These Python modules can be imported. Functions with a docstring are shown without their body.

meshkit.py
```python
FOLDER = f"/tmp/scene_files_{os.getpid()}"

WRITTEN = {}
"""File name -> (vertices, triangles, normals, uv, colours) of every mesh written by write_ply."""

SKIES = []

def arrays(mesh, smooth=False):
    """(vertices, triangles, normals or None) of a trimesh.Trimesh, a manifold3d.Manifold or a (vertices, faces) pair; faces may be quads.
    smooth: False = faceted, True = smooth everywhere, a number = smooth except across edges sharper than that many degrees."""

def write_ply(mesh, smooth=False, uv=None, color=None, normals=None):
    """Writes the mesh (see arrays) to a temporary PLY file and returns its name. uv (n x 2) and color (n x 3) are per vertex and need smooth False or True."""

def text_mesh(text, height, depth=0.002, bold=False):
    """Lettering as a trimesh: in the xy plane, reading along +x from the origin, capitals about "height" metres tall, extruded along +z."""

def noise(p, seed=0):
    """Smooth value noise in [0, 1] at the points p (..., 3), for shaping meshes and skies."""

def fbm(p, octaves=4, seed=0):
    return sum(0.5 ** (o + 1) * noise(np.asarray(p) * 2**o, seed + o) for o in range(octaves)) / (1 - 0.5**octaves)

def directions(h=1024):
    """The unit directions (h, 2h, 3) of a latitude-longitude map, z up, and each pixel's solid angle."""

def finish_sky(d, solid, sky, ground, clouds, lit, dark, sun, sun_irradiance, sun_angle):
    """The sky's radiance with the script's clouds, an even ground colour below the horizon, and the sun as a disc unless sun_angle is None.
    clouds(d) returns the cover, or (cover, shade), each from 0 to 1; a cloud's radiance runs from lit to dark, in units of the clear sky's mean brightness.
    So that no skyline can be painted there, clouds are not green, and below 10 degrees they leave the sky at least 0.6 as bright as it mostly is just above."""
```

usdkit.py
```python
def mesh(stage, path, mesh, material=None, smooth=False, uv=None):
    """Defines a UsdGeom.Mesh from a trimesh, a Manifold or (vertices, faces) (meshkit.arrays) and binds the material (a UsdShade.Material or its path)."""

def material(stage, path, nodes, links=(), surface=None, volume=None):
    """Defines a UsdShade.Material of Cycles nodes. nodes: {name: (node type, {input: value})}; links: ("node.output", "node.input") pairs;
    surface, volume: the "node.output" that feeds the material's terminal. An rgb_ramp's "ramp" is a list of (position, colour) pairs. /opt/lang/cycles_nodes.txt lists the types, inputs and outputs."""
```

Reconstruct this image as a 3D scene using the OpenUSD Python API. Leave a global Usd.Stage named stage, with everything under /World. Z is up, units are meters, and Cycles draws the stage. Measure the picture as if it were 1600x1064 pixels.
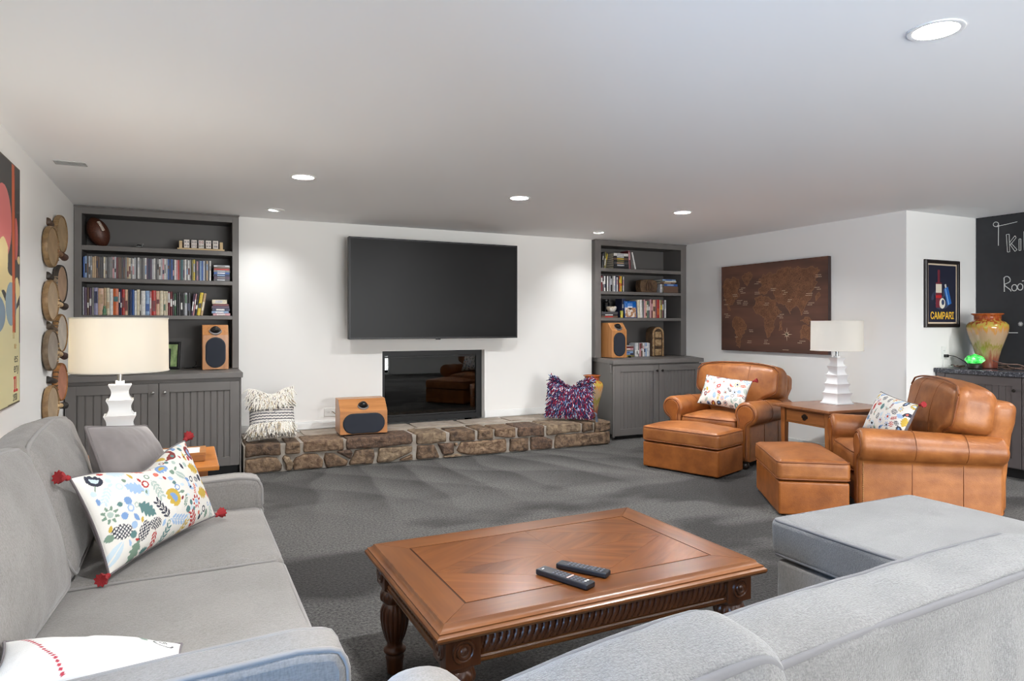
import math, random
import numpy as np
import trimesh
import usdkit
import meshkit
from pxr import Usd, UsdGeom, UsdLux, UsdShade, Gf, Sdf, Vt
from shapely import affinity, contains_xy
from shapely.geometry import Polygon, Point, LineString, box as sbox
from shapely.ops import unary_union

stage = Usd.Stage.CreateInMemory()
UsdGeom.SetStageUpAxis(stage, 'Z')
UsdGeom.SetStageMetersPerUnit(stage, 1.0)
UsdGeom.Xform.Define(stage, '/World')
UsdGeom.Scope.Define(stage, '/World/Looks')

# ------------------------------------------------------------------ camera, light levels, exposure
EXPOSURE = -0.47
CAN = 1700.0          # radiance of a recessed ceiling lamp lens
SPOT = 2000.0       # radiance of a gimbal spot lens
BULB = 300.0        # the lit table lamp bulbs
DAYLIGHT = 26.0     # added panels lighting through the two invented windows behind and beside the camera
WARM = (0.975, 0.99, 1.0)
YAW = 0.455
cam = UsdGeom.Camera.Define(stage, '/World/camera')
cam.CreateHorizontalApertureAttr(36.0)
cam.CreateVerticalApertureAttr(36.0 * 1064 / 1600)
cam.CreateFocalLengthAttr(36.0 * 1050 / 1600)
cam.CreateVerticalApertureOffsetAttr(-36.0 * 25 / 1600)
cam.CreateFStopAttr(0.0)
cam.CreateClippingRangeAttr((0.05, 100.0))
cam.CreateExposureAttr(EXPOSURE)
_s, _c = math.sin(YAW), math.cos(YAW)
cam.AddTransformOp().Set(Gf.Matrix4d(_c, -_s, 0, 0, 0, 0, 1, 0, -_s, -_c, 0, 0, 0, 0, 1.34, 1))


def area_light(name, loc, w, h, rot, strength, color):
    l = UsdLux.RectLight.Define(stage, '/World/' + name)
    l.CreateWidthAttr(w); l.CreateHeightAttr(h); l.CreateIntensityAttr(strength); l.CreateColorAttr(Gf.Vec3f(*color))
    l.AddTranslateOp().Set(Gf.Vec3d(*loc)); l.AddRotateXYZOp().Set(Gf.Vec3f(*rot))


# added daylight panels outside two invented openings, one beside and one behind the camera
area_light('daylight_side', (-1.12, 0.82, 0.72), 1.15, 1.1, (0, -90, 0), DAYLIGHT * 1.35, (0.26, 0.54, 1.0))  # added; its blue light tints the near sofa arm
area_light('daylight_rear', (2.9, -3.45, 1.25), 4.6, 2.3, (90, 0, 0), DAYLIGHT, (1.0, 1.0, 1.0))  # added to light the room from behind the camera

# ------------------------------------------------------------------ scene helpers
used = {}


def numbered(parent, name):
    k = (parent, name); n = used.get(k, 0); used[k] = n + 1
    return name if n == 0 else '%s_%03d' % (name, n)


class T:
    def __init__(s, path, loc=(0, 0, 0), rotz=0.0):
        s.path, s.loc, s.rot = path, np.array(loc, float), rotz


def setdata(path, **kw):
    p = stage.GetPrimAtPath(path)
    for k, v in kw.items():
        if v is not None:
            p.SetCustomDataByKey(k, v)


def thing(name, label, cat, loc=(0, 0, 0), rotz=0.0, group=None, kind=None):
    path = '/World/' + numbered('/World', name)
    x = UsdGeom.Xform.Define(stage, path)
    x.AddTranslateOp().Set(Gf.Vec3d(*map(float, loc)))
    if rotz:
        x.AddRotateZOp().Set(float(rotz))
    setdata(path, label=label, category=cat, group=group, kind=kind)
    return T(path, loc, math.radians(rotz))


def copy_of(t, label, loc, rotz=0.0, group=None):
    """another of the same thing: an Xform that references the first one's parts"""
    src = stage.GetPrimAtPath(t.path); was = src.GetCustomData()
    base = t.path.split('/')[-1]
    if base[-4:-3] == '_' and base[-3:].isdigit():
        base = base[:-4]
    path = '/World/' + numbered('/World', base)
    x = UsdGeom.Xform.Define(stage, path)
    x.GetPrim().GetReferences().AddInternalReference(t.path)
    x.GetPrim().SetInstanceable(True)
    x.ClearXformOpOrder()
    x.AddTranslateOp().Set(Gf.Vec3d(*map(float, loc)))
    x.AddRotateZOp().Set(float(rotz))
    setdata(path, label=label, category=was['category'], group=group or was.get('group'))
    return T(path, loc, math.radians(rotz))


def addcolor(m, color):
    UsdGeom.PrimvarsAPI(m).CreatePrimvar('pattern', Sdf.ValueTypeNames.Color3fArray, 'vertex').Set(Vt.Vec3fArray.FromNumpy(np.asarray(color, np.float32)))


def part(parent, name, mesh, mat, smooth=35, label=None, color=None, world=False, kind=None):
    v, f = np.asarray(mesh[0], float), np.asarray(mesh[1], int)
    if world:
        v = v - parent.loc
        if parent.rot:
            c, s = math.cos(-parent.rot), math.sin(-parent.rot)
            v = np.stack([v[:, 0] * c - v[:, 1] * s, v[:, 0] * s + v[:, 1] * c, v[:, 2]], 1)
    path = parent.path + '/' + numbered(parent.path, name)
    m = usdkit.mesh(stage, path, (v, f), mat, smooth=True if color is not None else smooth)
    if color is not None:
        addcolor(m, color)
    if label or kind:
        setdata(path, label=label, kind=kind)
    t = T(path, parent.loc, parent.rot)
    return t


def single(name, label, cat, mesh, mat, smooth=35, group=None, kind=None, color=None):
    path = '/World/' + numbered('/World', name)
    m = usdkit.mesh(stage, path, mesh, mat, smooth=True if color is not None else smooth)
    if color is not None:
        addcolor(m, color)
    setdata(path, label=label, category=cat, group=group, kind=kind)
    return T(path)


def curves(parent, name, lines, width, mat, label=None):
    path = parent.path + '/' + numbered(parent.path, name)
    b = UsdGeom.BasisCurves.Define(stage, path)
    b.CreateTypeAttr('linear')
    b.CreateCurveVertexCountsAttr(Vt.IntArray([len(l) for l in lines]))
    b.CreatePointsAttr(Vt.Vec3fArray.FromNumpy(np.vstack(lines).astype(np.float32)))
    b.CreateWidthsAttr(Vt.FloatArray([width])); b.SetWidthsInterpolation('constant')
    UsdShade.MaterialBindingAPI.Apply(b.GetPrim()).Bind(mat)
    setdata(path, kind='stuff', label=label)


# ------------------------------------------------------------------ mesh helpers: a mesh is (vertices, triangles)
def cat(*ms):
    ms = ms[0] if len(ms) == 1 and isinstance(ms[0], list) else ms
    vs, fs, n = [], [], 0
    for v, f in ms:
        vs.append(np.asarray(v, float)); fs.append(np.asarray(f, int) + n); n += len(v)
    return np.vstack(vs), np.vstack(fs)


def mv(m, x=0, y=0, z=0):
    return np.asarray(m[0]) + [x, y, z], m[1]


def rot(m, axis, deg, about=(0, 0, 0)):
    R = trimesh.transformations.rotation_matrix(math.radians(deg), axis)[:3, :3]
    return (np.asarray(m[0]) - about) @ R.T + about, m[1]


def frame(m, o, X, Y, Z):
    """local axes to the given directions"""
    v = np.asarray(m[0])
    return np.asarray(o, float) + v[:, :1] * np.asarray(X, float) + v[:, 1:2] * np.asarray(Y, float) + v[:, 2:] * np.asarray(Z, float), m[1]


def flip(m):
    return m[0], np.asarray(m[1])[:, ::-1]


def box(x0, x1, y0, y1, z0, z1):
    v = np.array([(x, y, z) for x in (x0, x1) for y in (y0, y1) for z in (z0, z1)], float)
    f = np.array([(0, 1, 3), (0, 3, 2), (4, 6, 7), (4, 7, 5), (0, 4, 5), (0, 5, 1), (2, 3, 7), (2, 7, 6), (0, 2, 6), (0, 6, 4), (1, 5, 7), (1, 7, 3)])
    return v, f


def rbox(x0, x1, y0, y1, z0, z1, r, seg=2, div=1):
    """rounded box; div = divisions of the flat part"""
    c = np.array([(x0 + x1) / 2, (y0 + y1) / 2, (z0 + z1) / 2]); h = np.array([x1 - x0, y1 - y0, z1 - z0]) / 2
    r = min(r, h.min() * 0.999)
    dv = [div] * 3 if np.ndim(div) == 0 else div
    ax = []
    for k in range(3):
        e = h[k] - r
        a = [-h[k] + r * i / seg for i in range(seg)] + list(np.linspace(-e, e, dv[k] + 1)) + [h[k] - r + r * i / seg for i in range(1, seg + 1)]
        ax.append(np.array(a))
    V, F, n = [], [], 0
    for k in range(3):
        i, j = (k + 1) % 3, (k + 2) % 3
        A, B = np.meshgrid(ax[i], ax[j], indexing='ij')
        for s in (-1, 1):
            p = np.zeros(A.shape + (3,)); p[..., k] = s * h[k]; p[..., i] = A; p[..., j] = B
            na, nb = A.shape
            idx = n + np.arange(na * nb).reshape(na, nb)
            q = np.stack([idx[:-1, :-1], idx[1:, :-1], idx[1:, 1:], idx[:-1, 1:]], -1).reshape(-1, 4)
            t = np.vstack([q[:, [0, 1, 2]], q[:, [0, 2, 3]]])
            F.append(t if s > 0 else t[:, ::-1]); V.append(p.reshape(-1, 3)); n += na * nb
    V, F = np.vstack(V), np.vstack(F)
    key, first, inv = np.unique(np.round(V, 6), axis=0, return_index=True, return_inverse=True)
    V, F = V[first], inv.reshape(-1)[F]
    q = np.clip(V, -(h - r), h - r); d = V - q; L = np.linalg.norm(d, axis=1, keepdims=True)
    V = q + np.where(L > 1e-9, d / np.maximum(L, 1e-9), 0) * r
    return V + c, F


def grid_faces(nu, nv, wrap_u=False, wrap_v=False):
    idx = np.arange(nu * nv).reshape(nu, nv)
    a = np.vstack([idx, idx[:1]]) if wrap_u else idx
    a = np.hstack([a, a[:, :1]]) if wrap_v else a
    q = np.stack([a[:-1, :-1], a[1:, :-1], a[1:, 1:], a[:-1, 1:]], -1).reshape(-1, 4)
    return np.vstack([q[:, [0, 1, 2]], q[:, [0, 2, 3]]])


def lathe(prof, n=32, reed=None, cap=True):
    """prof: (r, z) from bottom to top; reed(theta, k) scales the radius"""
    p = np.array(prof, float); th = np.arange(n) * 2 * np.pi / n
    R = p[:, 0][:, None] * (np.ones((len(p), n)) if reed is None else reed(th[None, :], p[:, 1][:, None]))
    v = np.stack([R * np.cos(th), R * np.sin(th), np.repeat(p[:, 1][:, None], n, 1)], -1).reshape(-1, 3)
    f = grid_faces(len(p), n, wrap_v=True)[:, ::-1]
    ends = []
    for k, up in ((0, False), (len(p) - 1, True)):
        if cap and p[k, 0] > 1e-6:
            c = len(v); v = np.vstack([v, [[0, 0, p[k, 1]]]])
            ring = k * n + np.arange(n); nx = np.roll(ring, -1)
            ends.append(np.stack([np.full(n, c), ring, nx] if up else [np.full(n, c), nx, ring], 1))
    return v, np.vstack([f] + ends)


def outward(m):
    v, f = np.asarray(m[0]), np.asarray(m[1])
    a, b, c = v[f[:, 0]], v[f[:, 1]], v[f[:, 2]]
    return (v, f) if (a * np.cross(b, c)).sum() >= 0 else (v, f[:, ::-1])


def tube(path, r, n=8, closed=False):
    p = np.asarray(path, float)
    if closed:
        t = np.roll(p, -1, 0) - np.roll(p, 1, 0)
    else:
        t = np.gradient(p, axis=0)
    t /= np.linalg.norm(t, axis=1, keepdims=True) + 1e-12
    ref = np.array([0, 0, 1.0]) if np.abs(t[:, 2]).mean() < 0.75 else np.array([1.0, 0, 0])
    a = np.cross(t, ref); a /= np.linalg.norm(a, axis=1, keepdims=True) + 1e-12
    b = np.cross(t, a); th = np.arange(n) * 2 * np.pi / n
    rr = np.broadcast_to(r, (len(p),))[:, None, None]
    v = (p[:, None] + rr * (np.cos(th)[None, :, None] * a[:, None] + np.sin(th)[None, :, None] * b[:, None])).reshape(-1, 3)
    f = grid_faces(len(p), n, wrap_u=closed, wrap_v=True)
    if not closed:
        k = len(v); v = np.vstack([v, p[:1], p[-1:]]); i = np.arange(n); j = np.roll(i, -1)
        e = (len(p) - 1) * n
        f = np.vstack([f, np.stack([np.full(n, k), j, i], 1), np.stack([np.full(n, k + 1), e + i, e + j], 1)])
    return outward((v - p.mean(0), f))[0] + p.mean(0), outward((v - p.mean(0), f))[1]


def extrude(poly, d, z0=0.0):
    """shapely polygon in xy extruded along +z"""
    ms = []
    for g in getattr(poly, 'geoms', [poly]):
        m = trimesh.creation.extrude_polygon(g, d, engine='earcut')
        ms.append((np.array(m.vertices) + [0, 0, z0], np.array(m.faces)))
    return cat(ms)


def rextrude(pts, d, r, seg=3, n=None):
    """closed outline (ccw) in xy extruded along +z with rounded rims"""
    p = np.asarray(pts, float)
    if n:
        ls = LineString(np.vstack([p, p[:1]])); p = np.array([ls.interpolate(i / n, normalized=True).coords[0] for i in range(n)])
    t = np.roll(p, -1, 0) - np.roll(p, 1, 0); t /= np.linalg.norm(t, axis=1, keepdims=True) + 1e-12
    nr = np.stack([t[:, 1], -t[:, 0]], 1)
    rings = []
    for i in range(seg + 1):
        a = math.pi / 2 * i / seg; rings.append((r * (1 - math.sin(a)), r * (1 - math.cos(a))))
    rings = rings + [(o, d - z) for o, z in rings[::-1]]
    V = np.vstack([np.hstack([p - nr * o, np.full((len(p), 1), z)]) for o, z in rings])
    F = grid_faces(len(rings), len(p), wrap_v=True)[:, ::-1]
    cap = trimesh.creation.triangulate_polygon(Polygon(p - nr * r).buffer(0), engine='earcut')
    out = [(V, F)]
    cv, cf = np.asarray(cap[0]), np.asarray(cap[1])
    a, b, c = cv[cf[:, 0]], cv[cf[:, 1]], cv[cf[:, 2]]
    sg = (b[:, 0] - a[:, 0]) * (c[:, 1] - a[:, 1]) - (b[:, 1] - a[:, 1]) * (c[:, 0] - a[:, 0])
    cf = np.where(sg[:, None] < 0, cf[:, ::-1], cf)
    out.append((np.hstack([cv, np.full((len(cv), 1), d)]), cf))
    out.append((np.hstack([cv, np.zeros((len(cv), 1))]), cf[:, ::-1]))
    return cat(out)


def outline(poly, n=64):
    ls = poly.exterior
    p = np.array([ls.interpolate(i / n, normalized=True).coords[0] for i in range(n)])
    return p if ls.is_ccw else p[::-1]


def moulding(x0, x1, y0, y1, prof):
    """mitred profile swept round a rectangle: prof of (outset, z)"""
    V = np.array([[(x0 - o, y0 - o, z), (x1 + o, y0 - o, z), (x1 + o, y1 + o, z), (x0 - o, y1 + o, z)] for o, z in prof]).reshape(-1, 3)
    c = V.mean(0); m = outward((V - c, grid_faces(len(prof), 4, wrap_v=True)))
    return m[0] + c, m[1]


def noise_push(m, amp, scale, seed=0):
    tm = trimesh.Trimesh(m[0], m[1], process=False)
    n = np.array(tm.vertex_normals)
    d = (meshkit.fbm(np.asarray(m[0]) * scale + 50, 3, seed) - 0.5) * 2 * amp
    return np.asarray(m[0]) + n * d[:, None], m[1]


def crown(m, z0, z1, amount, cx, cy, hx, hy):
    """puffs up the upper face of a cushion"""
    v = np.array(m[0]); u, w = np.clip((v[:, 0] - cx) / hx, -1, 1), np.clip((v[:, 1] - cy) / hy, -1, 1)
    k = np.clip((v[:, 2] - z0) / (z1 - z0), 0, 1)
    v[:, 2] += amount * k * (1 - u ** 2) * (1 - w ** 2) * np.where(k > 0.5, 1, 0.6)
    return v, m[1]


def rrect(x0, x1, y0, y1, z, r, n=6):
    p = []
    for cx, cy, a0 in ((x1 - r, y1 - r, 0), (x0 + r, y1 - r, 90), (x0 + r, y0 + r, 180), (x1 - r, y0 + r, 270)):
        for i in range(n + 1):
            a = math.radians(a0 + 90 * i / n); p.append((cx + r * math.cos(a), cy + r * math.sin(a), z))
    return np.array(p)


def dense(p, step):
    p = np.vstack([p, p[:1]]); out = []
    for a, b in zip(p[:-1], p[1:]):
        k = max(1, int(np.linalg.norm(b - a) / step)); out += [a + (b - a) * i / k for i in range(k)]
    return np.array(out)


def pillow(w, h, t, nu=40, nv=30, pinch=0.06, p=2.4, ear=0.0):
    """front and back faces in local xy, thickness along z; also the unit coordinates of the front"""
    u, v = np.meshgrid(np.linspace(-1, 1, nu), np.linspace(-1, 1, nv), indexing='ij')
    x = u * w / 2 * (1 - pinch * (1 - v ** 2) * np.abs(u) ** 1.5); y = v * h / 2 * (1 - pinch * (1 - u ** 2) * np.abs(v) ** 1.5 * w / h * 0.7)
    if ear:
        y = y - ear * np.exp(-(u / 0.45) ** 2) * np.clip(v, 0, 1) ** 2
    z = t / 2 * ((1 - np.abs(u) ** p) * (1 - np.abs(v) ** p)) ** 0.55
    F = grid_faces(nu, nv)
    fr = np.stack([x, y, z], -1).reshape(-1, 3); bk = np.stack([x, y, -z], -1).reshape(-1, 3)
    return (fr, F), (bk, F[:, ::-1]), np.stack([u, v], -1).reshape(-1, 2)


# ------------------------------------------------------------------ materials
def S(*c):
    """sRGB 0..255 to linear"""
    c = np.array(c, float) / 255
    return tuple(np.where(c <= 0.04045, c / 12.92, ((c + 0.055) / 1.055) ** 2.4))


def lighter(c, k):
    return tuple(min(1.0, x * k) for x in c)


def mat(name, color, rough=0.5, var=None, bump=None, metal=0.0, spec=0.5, coat=0.0, sheen=0.0, stretch=(1, 1, 1), attr=False, emit=None, distort=0.0):
    """var: (scale, second colour, detail[, low, high]); bump: (scale, strength, distance)"""
    n = {'p': ('principled_bsdf', dict(base_color=color, roughness=rough, metallic=metal, specular_ior_level=spec, coat_weight=coat, coat_roughness=0.12, sheen_weight=sheen))}
    l = []
    if var or bump:
        n['tc'] = ('texture_coordinate', {})
        n['mp'] = ('mapping', dict(scale=stretch)); l.append(('tc.object', 'mp.vector'))
    if var:
        lo, hi = (var[3], var[4]) if len(var) > 3 else (0.35, 0.65)
        n['nz'] = ('noise_texture', dict(scale=var[0], detail=var[2], roughness=0.6, distortion=distort))
        n['rp'] = ('rgb_ramp', dict(ramp=[(lo, color), (hi, var[1])]))
        l += [('mp.vector', 'nz.vector'), ('nz.fac', 'rp.fac'), ('rp.color', 'p.base_color')]
    if attr:
        n['at'] = ('attribute', dict(attribute='pattern')); l.append(('at.color', 'p.base_color'))
    if bump:
        n['bn'] = ('noise_texture', dict(scale=bump[0], detail=3.0)); n['bp'] = ('bump', dict(strength=bump[1], distance=bump[2]))
        l += [('mp.vector', 'bn.vector'), ('bn.fac', 'bp.height'), ('bp.normal', 'p.normal')]
    if emit:
        n['p'][1]['emission_color'] = emit[0]; n['p'][1]['emission_strength'] = emit[1]
    return usdkit.material(stage, '/World/Looks/' + name, n, l, surface='p.BSDF')


def wood(name, c1, c2, axis, rough=0.35, scale=14.0, coat=0.0, bump=0.15):
    st = [1.0, 1.0, 1.0]; st['xyz'.index(axis)] = 0.09
    return mat(name, c1, rough, var=(scale, c2, 6.0, 0.30, 0.72), bump=(scale * 6, bump, 0.002) if bump else None, stretch=tuple(st), coat=coat, distort=0.6)


def emission(name, color, strength):
    return usdkit.material(stage, '/World/Looks/' + name, {'e': ('emission', dict(color=color, strength=strength))}, surface='e.emission')


def woven(name, color, dark, scale, strength, sheen=0.25, blot=None):
    """chenille weave: two stretched noises as threads, slubs in the colour"""
    n = {'tc': ('texture_coordinate', {}), 'm1': ('mapping', dict(scale=(0.35, 1.0, 1.0))), 'm2': ('mapping', dict(scale=(1.0, 0.8, 0.3))),
         'n1': ('noise_texture', dict(scale=scale, detail=3.0)), 'n2': ('noise_texture', dict(scale=scale * 0.9, detail=3.0)),
         'ad': ('math', dict(math_type='add')), 'hf': ('math', dict(math_type='multiply', value2=0.5)),
         'rp': ('rgb_ramp', dict(ramp=[(0.36, dark), (0.60, color)])), 'bp': ('bump', dict(strength=strength, distance=0.004)),
         'n3': ('noise_texture', dict(scale=5.0, detail=3.0, roughness=0.5)), 'r3': ('rgb_ramp', dict(ramp=[(0.35, (0.90, 0.90, 0.90)), (0.62, (1, 1, 1))])),
         'mx': ('mix', dict(mix_type='multiply', fac=1.0)),
         'p': ('principled_bsdf', dict(roughness=0.9, specular_ior_level=0.15, sheen_weight=sheen, sheen_roughness=0.4))}
    l = [('tc.object', 'm1.vector'), ('tc.object', 'm2.vector'), ('m1.vector', 'n1.vector'), ('m2.vector', 'n2.vector'), ('n1.fac', 'ad.value1'), ('n2.fac', 'ad.value2'),
         ('ad.value', 'hf.value1'), ('hf.value', 'rp.fac'), ('hf.value', 'bp.height'), ('bp.normal', 'p.normal'), ('tc.object', 'n3.vector'), ('n3.fac', 'r3.fac'),
         ('rp.color', 'mx.color1'), ('r3.color', 'mx.color2'), ('mx.color', 'p.base_color')]
    return usdkit.material(stage, '/World/Looks/' + name, n, l, surface='p.BSDF')


WALL = mat('wall_paint', S(238, 236, 232), 0.85, bump=(160, 0.05, 0.001), spec=0.25)
CEIL = mat('ceiling_paint', S(243, 243, 243), 0.9, bump=(120, 0.04, 0.001), spec=0.2)
TRIM = mat('trim_paint', S(236, 236, 234), 0.4)
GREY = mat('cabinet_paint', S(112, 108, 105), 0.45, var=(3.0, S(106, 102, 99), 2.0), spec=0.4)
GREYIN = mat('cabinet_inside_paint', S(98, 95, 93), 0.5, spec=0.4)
BLACK = mat('black_plastic', S(26, 26, 28), 0.4)
SOOT = mat('soot_black', S(14, 14, 14), 0.8)
BLKMETAL = mat('black_metal', S(28, 28, 29), 0.45, metal=0.3)
STEEL = mat('brushed_steel', S(170, 168, 165), 0.3, metal=1.0)
DARKSTEEL = mat('dark_bronze', S(60, 56, 54), 0.35, metal=0.9)
WHITEPLASTIC = mat('white_plastic', S(236, 236, 232), 0.35)

# ------------------------------------------------------------------ the room
def struct(name, mesh, m, smooth=35, color=None):
    return single(name, None, None, mesh, m, smooth, kind='structure', color=color)


XL, XR, XB, YB, YA, YF, H = -0.87, 6.03, 7.12, 7.11, 3.995, -3.2, 2.4

# carpet: pile brushed by the vacuum cleaner into lighter and darker strokes
gx, gy = np.linspace(XL - 0.05, XB + 0.05, 330), np.linspace(YF - 0.05, 7.2, 420)
A, B = np.meshgrid(gx, gy, indexing='ij')
pv = np.stack([A, B, np.zeros_like(A)], -1).reshape(-1, 3)
wob = meshkit.fbm(pv * [1.5, 1.2, 1], 2, 4)
a1 = (np.arctan2(pv[:, 0] - 2.0, 9.3 - pv[:, 1]) * 9.0 + wob * 0.9) % 1.0
a2 = (np.arctan2(pv[:, 0] + 1.0, 8.4 - pv[:, 1]) * 7.0 + wob * 0.7 + 0.3) % 1.0
step = lambda a: np.clip(a / 0.07, 0, 1) * np.clip(1.25 - a * 1.35, 0, 1)
fan = np.clip(0.62 * step(a1) + 0.50 * step(a2), 0, 1)
band = np.clip((meshkit.fbm(pv * [1.3, 2.6, 1] + 7, 3, 9) - 0.5) * 7 + 0.5, 0, 1)
wgt = np.clip((pv[:, 1] - 4.2) / 1.2, 0, 1) * np.clip((pv[:, 0] - 0.3) / 0.8, 0, 1) * np.clip((4.6 - pv[:, 0]) / 0.8, 0, 1)
k = (fan * wgt + band * (1 - wgt))[:, None]
CARPETC = np.array(S(56, 54, 52.5)) * (1 - k) + np.array(S(92, 90, 88)) * k
CARPET = usdkit.material(stage, '/World/Looks/carpet', {
    'at': ('attribute', dict(attribute='pattern')), 'tc': ('texture_coordinate', {}), 'n1': ('noise_texture', dict(scale=70.0, detail=4.0, roughness=0.75)),
    'n2': ('noise_texture', dict(scale=210.0, detail=2.0)), 'r1': ('rgb_ramp', dict(ramp=[(0.34, (0.30, 0.30, 0.30)), (0.66, (1.55, 1.54, 1.53))])),
    'mx': ('mix', dict(mix_type='multiply', fac=1.0)), 'bp': ('bump', dict(strength=0.8, distance=0.012)),
    'p': ('principled_bsdf', dict(roughness=1.0, specular_ior_level=0.05, sheen_weight=0.1))},
    [('tc.object', 'n1.vector'), ('tc.object', 'n2.vector'), ('n1.fac', 'r1.fac'), ('at.color', 'mx.color1'), ('r1.color', 'mx.color2'), ('mx.color', 'p.base_color'),
     ('n1.fac', 'bp.height'), ('bp.normal', 'p.normal')], surface='p.BSDF')
struct('floor', (pv, grid_faces(330, 420)), CARPET, color=CARPETC)
single('floor', None, None, box(XL - 0.1, XB + 0.1, YF - 0.1, 7.6, -0.08, -0.015), mat('subfloor', S(90, 88, 86), 0.9), kind='structure')

# ceiling with round holes for the recessed lamps
CANS = [(0.775, 5.0), (2.53, 5.03), (4.24, 5.0), (2.434, 1.503), (0.775, 1.5), (4.24, 1.5), (0.775, -1.6), (2.5, -1.6), (4.24, -1.6), (6.4, 2.0), (6.2, -1.0)]
GIMB = [(0.764, 6.548), (4.289, 6.506)]
cp = sbox(XL - 0.12, YF - 0.12, XB + 0.12, 7.55)
for x, y in CANS:
    cp = cp.difference(Point(x, y).buffer(0.076, 12))
for x, y in GIMB:
    cp = cp.difference(Point(x, y).buffer(0.062, 12))
struct('ceiling', extrude(cp, 0.02, H), CEIL)
struct('ceiling', box(XL - 0.12, XB + 0.12, YF - 0.12, 7.55, H + 0.16, H + 0.2), CEIL)

# back wall: recesses for the two bookcases and the firebox
FX0, FX1, FZ0, FZ1 = 1.925, 3.125, 0.245, 1.05
struct('wall_back', cat([box(0.487, FX0, YB, 7.5, 0, H), box(FX1, 4.587, YB, 7.5, 0, H), box(FX0, FX1, YB, 7.5, FZ1, H), box(FX0, FX1, YB, 7.5, 0, FZ0 - 0.05),
                         box(XL - 0.1, 0.487, 7.42, 7.5, 0, H), box(4.587, XR + 0.1, 7.42, 7.5, 0, H), box(FX0, FX1, 7.72, 7.8, 0, FZ1 + 0.1)]), WALL)
WY0, WY1, WZ0, WZ1 = 0.28, 1.36, 0.14, 1.28
struct('wall_left', cat([box(XL - 0.12, XL, WY1, 7.5, 0, H), box(XL - 0.12, XL, YF - 0.1, WY0, 0, H), box(XL - 0.12, XL, WY0, WY1, 0, WZ0), box(XL - 0.12, XL, WY0, WY1, WZ1, H)]), WALL)
struct('wall_right', box(XR, XR + 0.12, YA + 0.12, 7.5, 0, H), WALL)
struct('wall_alcove', box(XR, XB + 0.12, YA, YA + 0.12, 0, H), WALL)
struct('wall_bar', box(XB, XB + 0.12, YF - 0.1, YA, 0, H), WALL)
PX0, PX1, PZ1 = 0.8, 5.0, 2.15
struct('wall_front', cat([box(XL - 0.1, PX0, YF - 0.12, YF, 0, H), box(PX1, XB + 0.1, YF - 0.12, YF, 0, H), box(PX0, PX1, YF - 0.12, YF, PZ1, H)]), WALL)
PANE = usdkit.material(stage, '/World/Looks/window_pane', {'f': ('fresnel', dict(IOR=1.45)), 't': ('transparent_bsdf', dict(color=(0.97, 0.98, 0.98))), 'g': ('glossy_bsdf', dict(roughness=0.0, color=(1, 1, 1))), 'm': ('mix_closure', {})},
                       [('f.fac', 'm.fac'), ('t.BSDF', 'm.closure1'), ('g.BSDF', 'm.closure2')], surface='m.closure')


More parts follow.
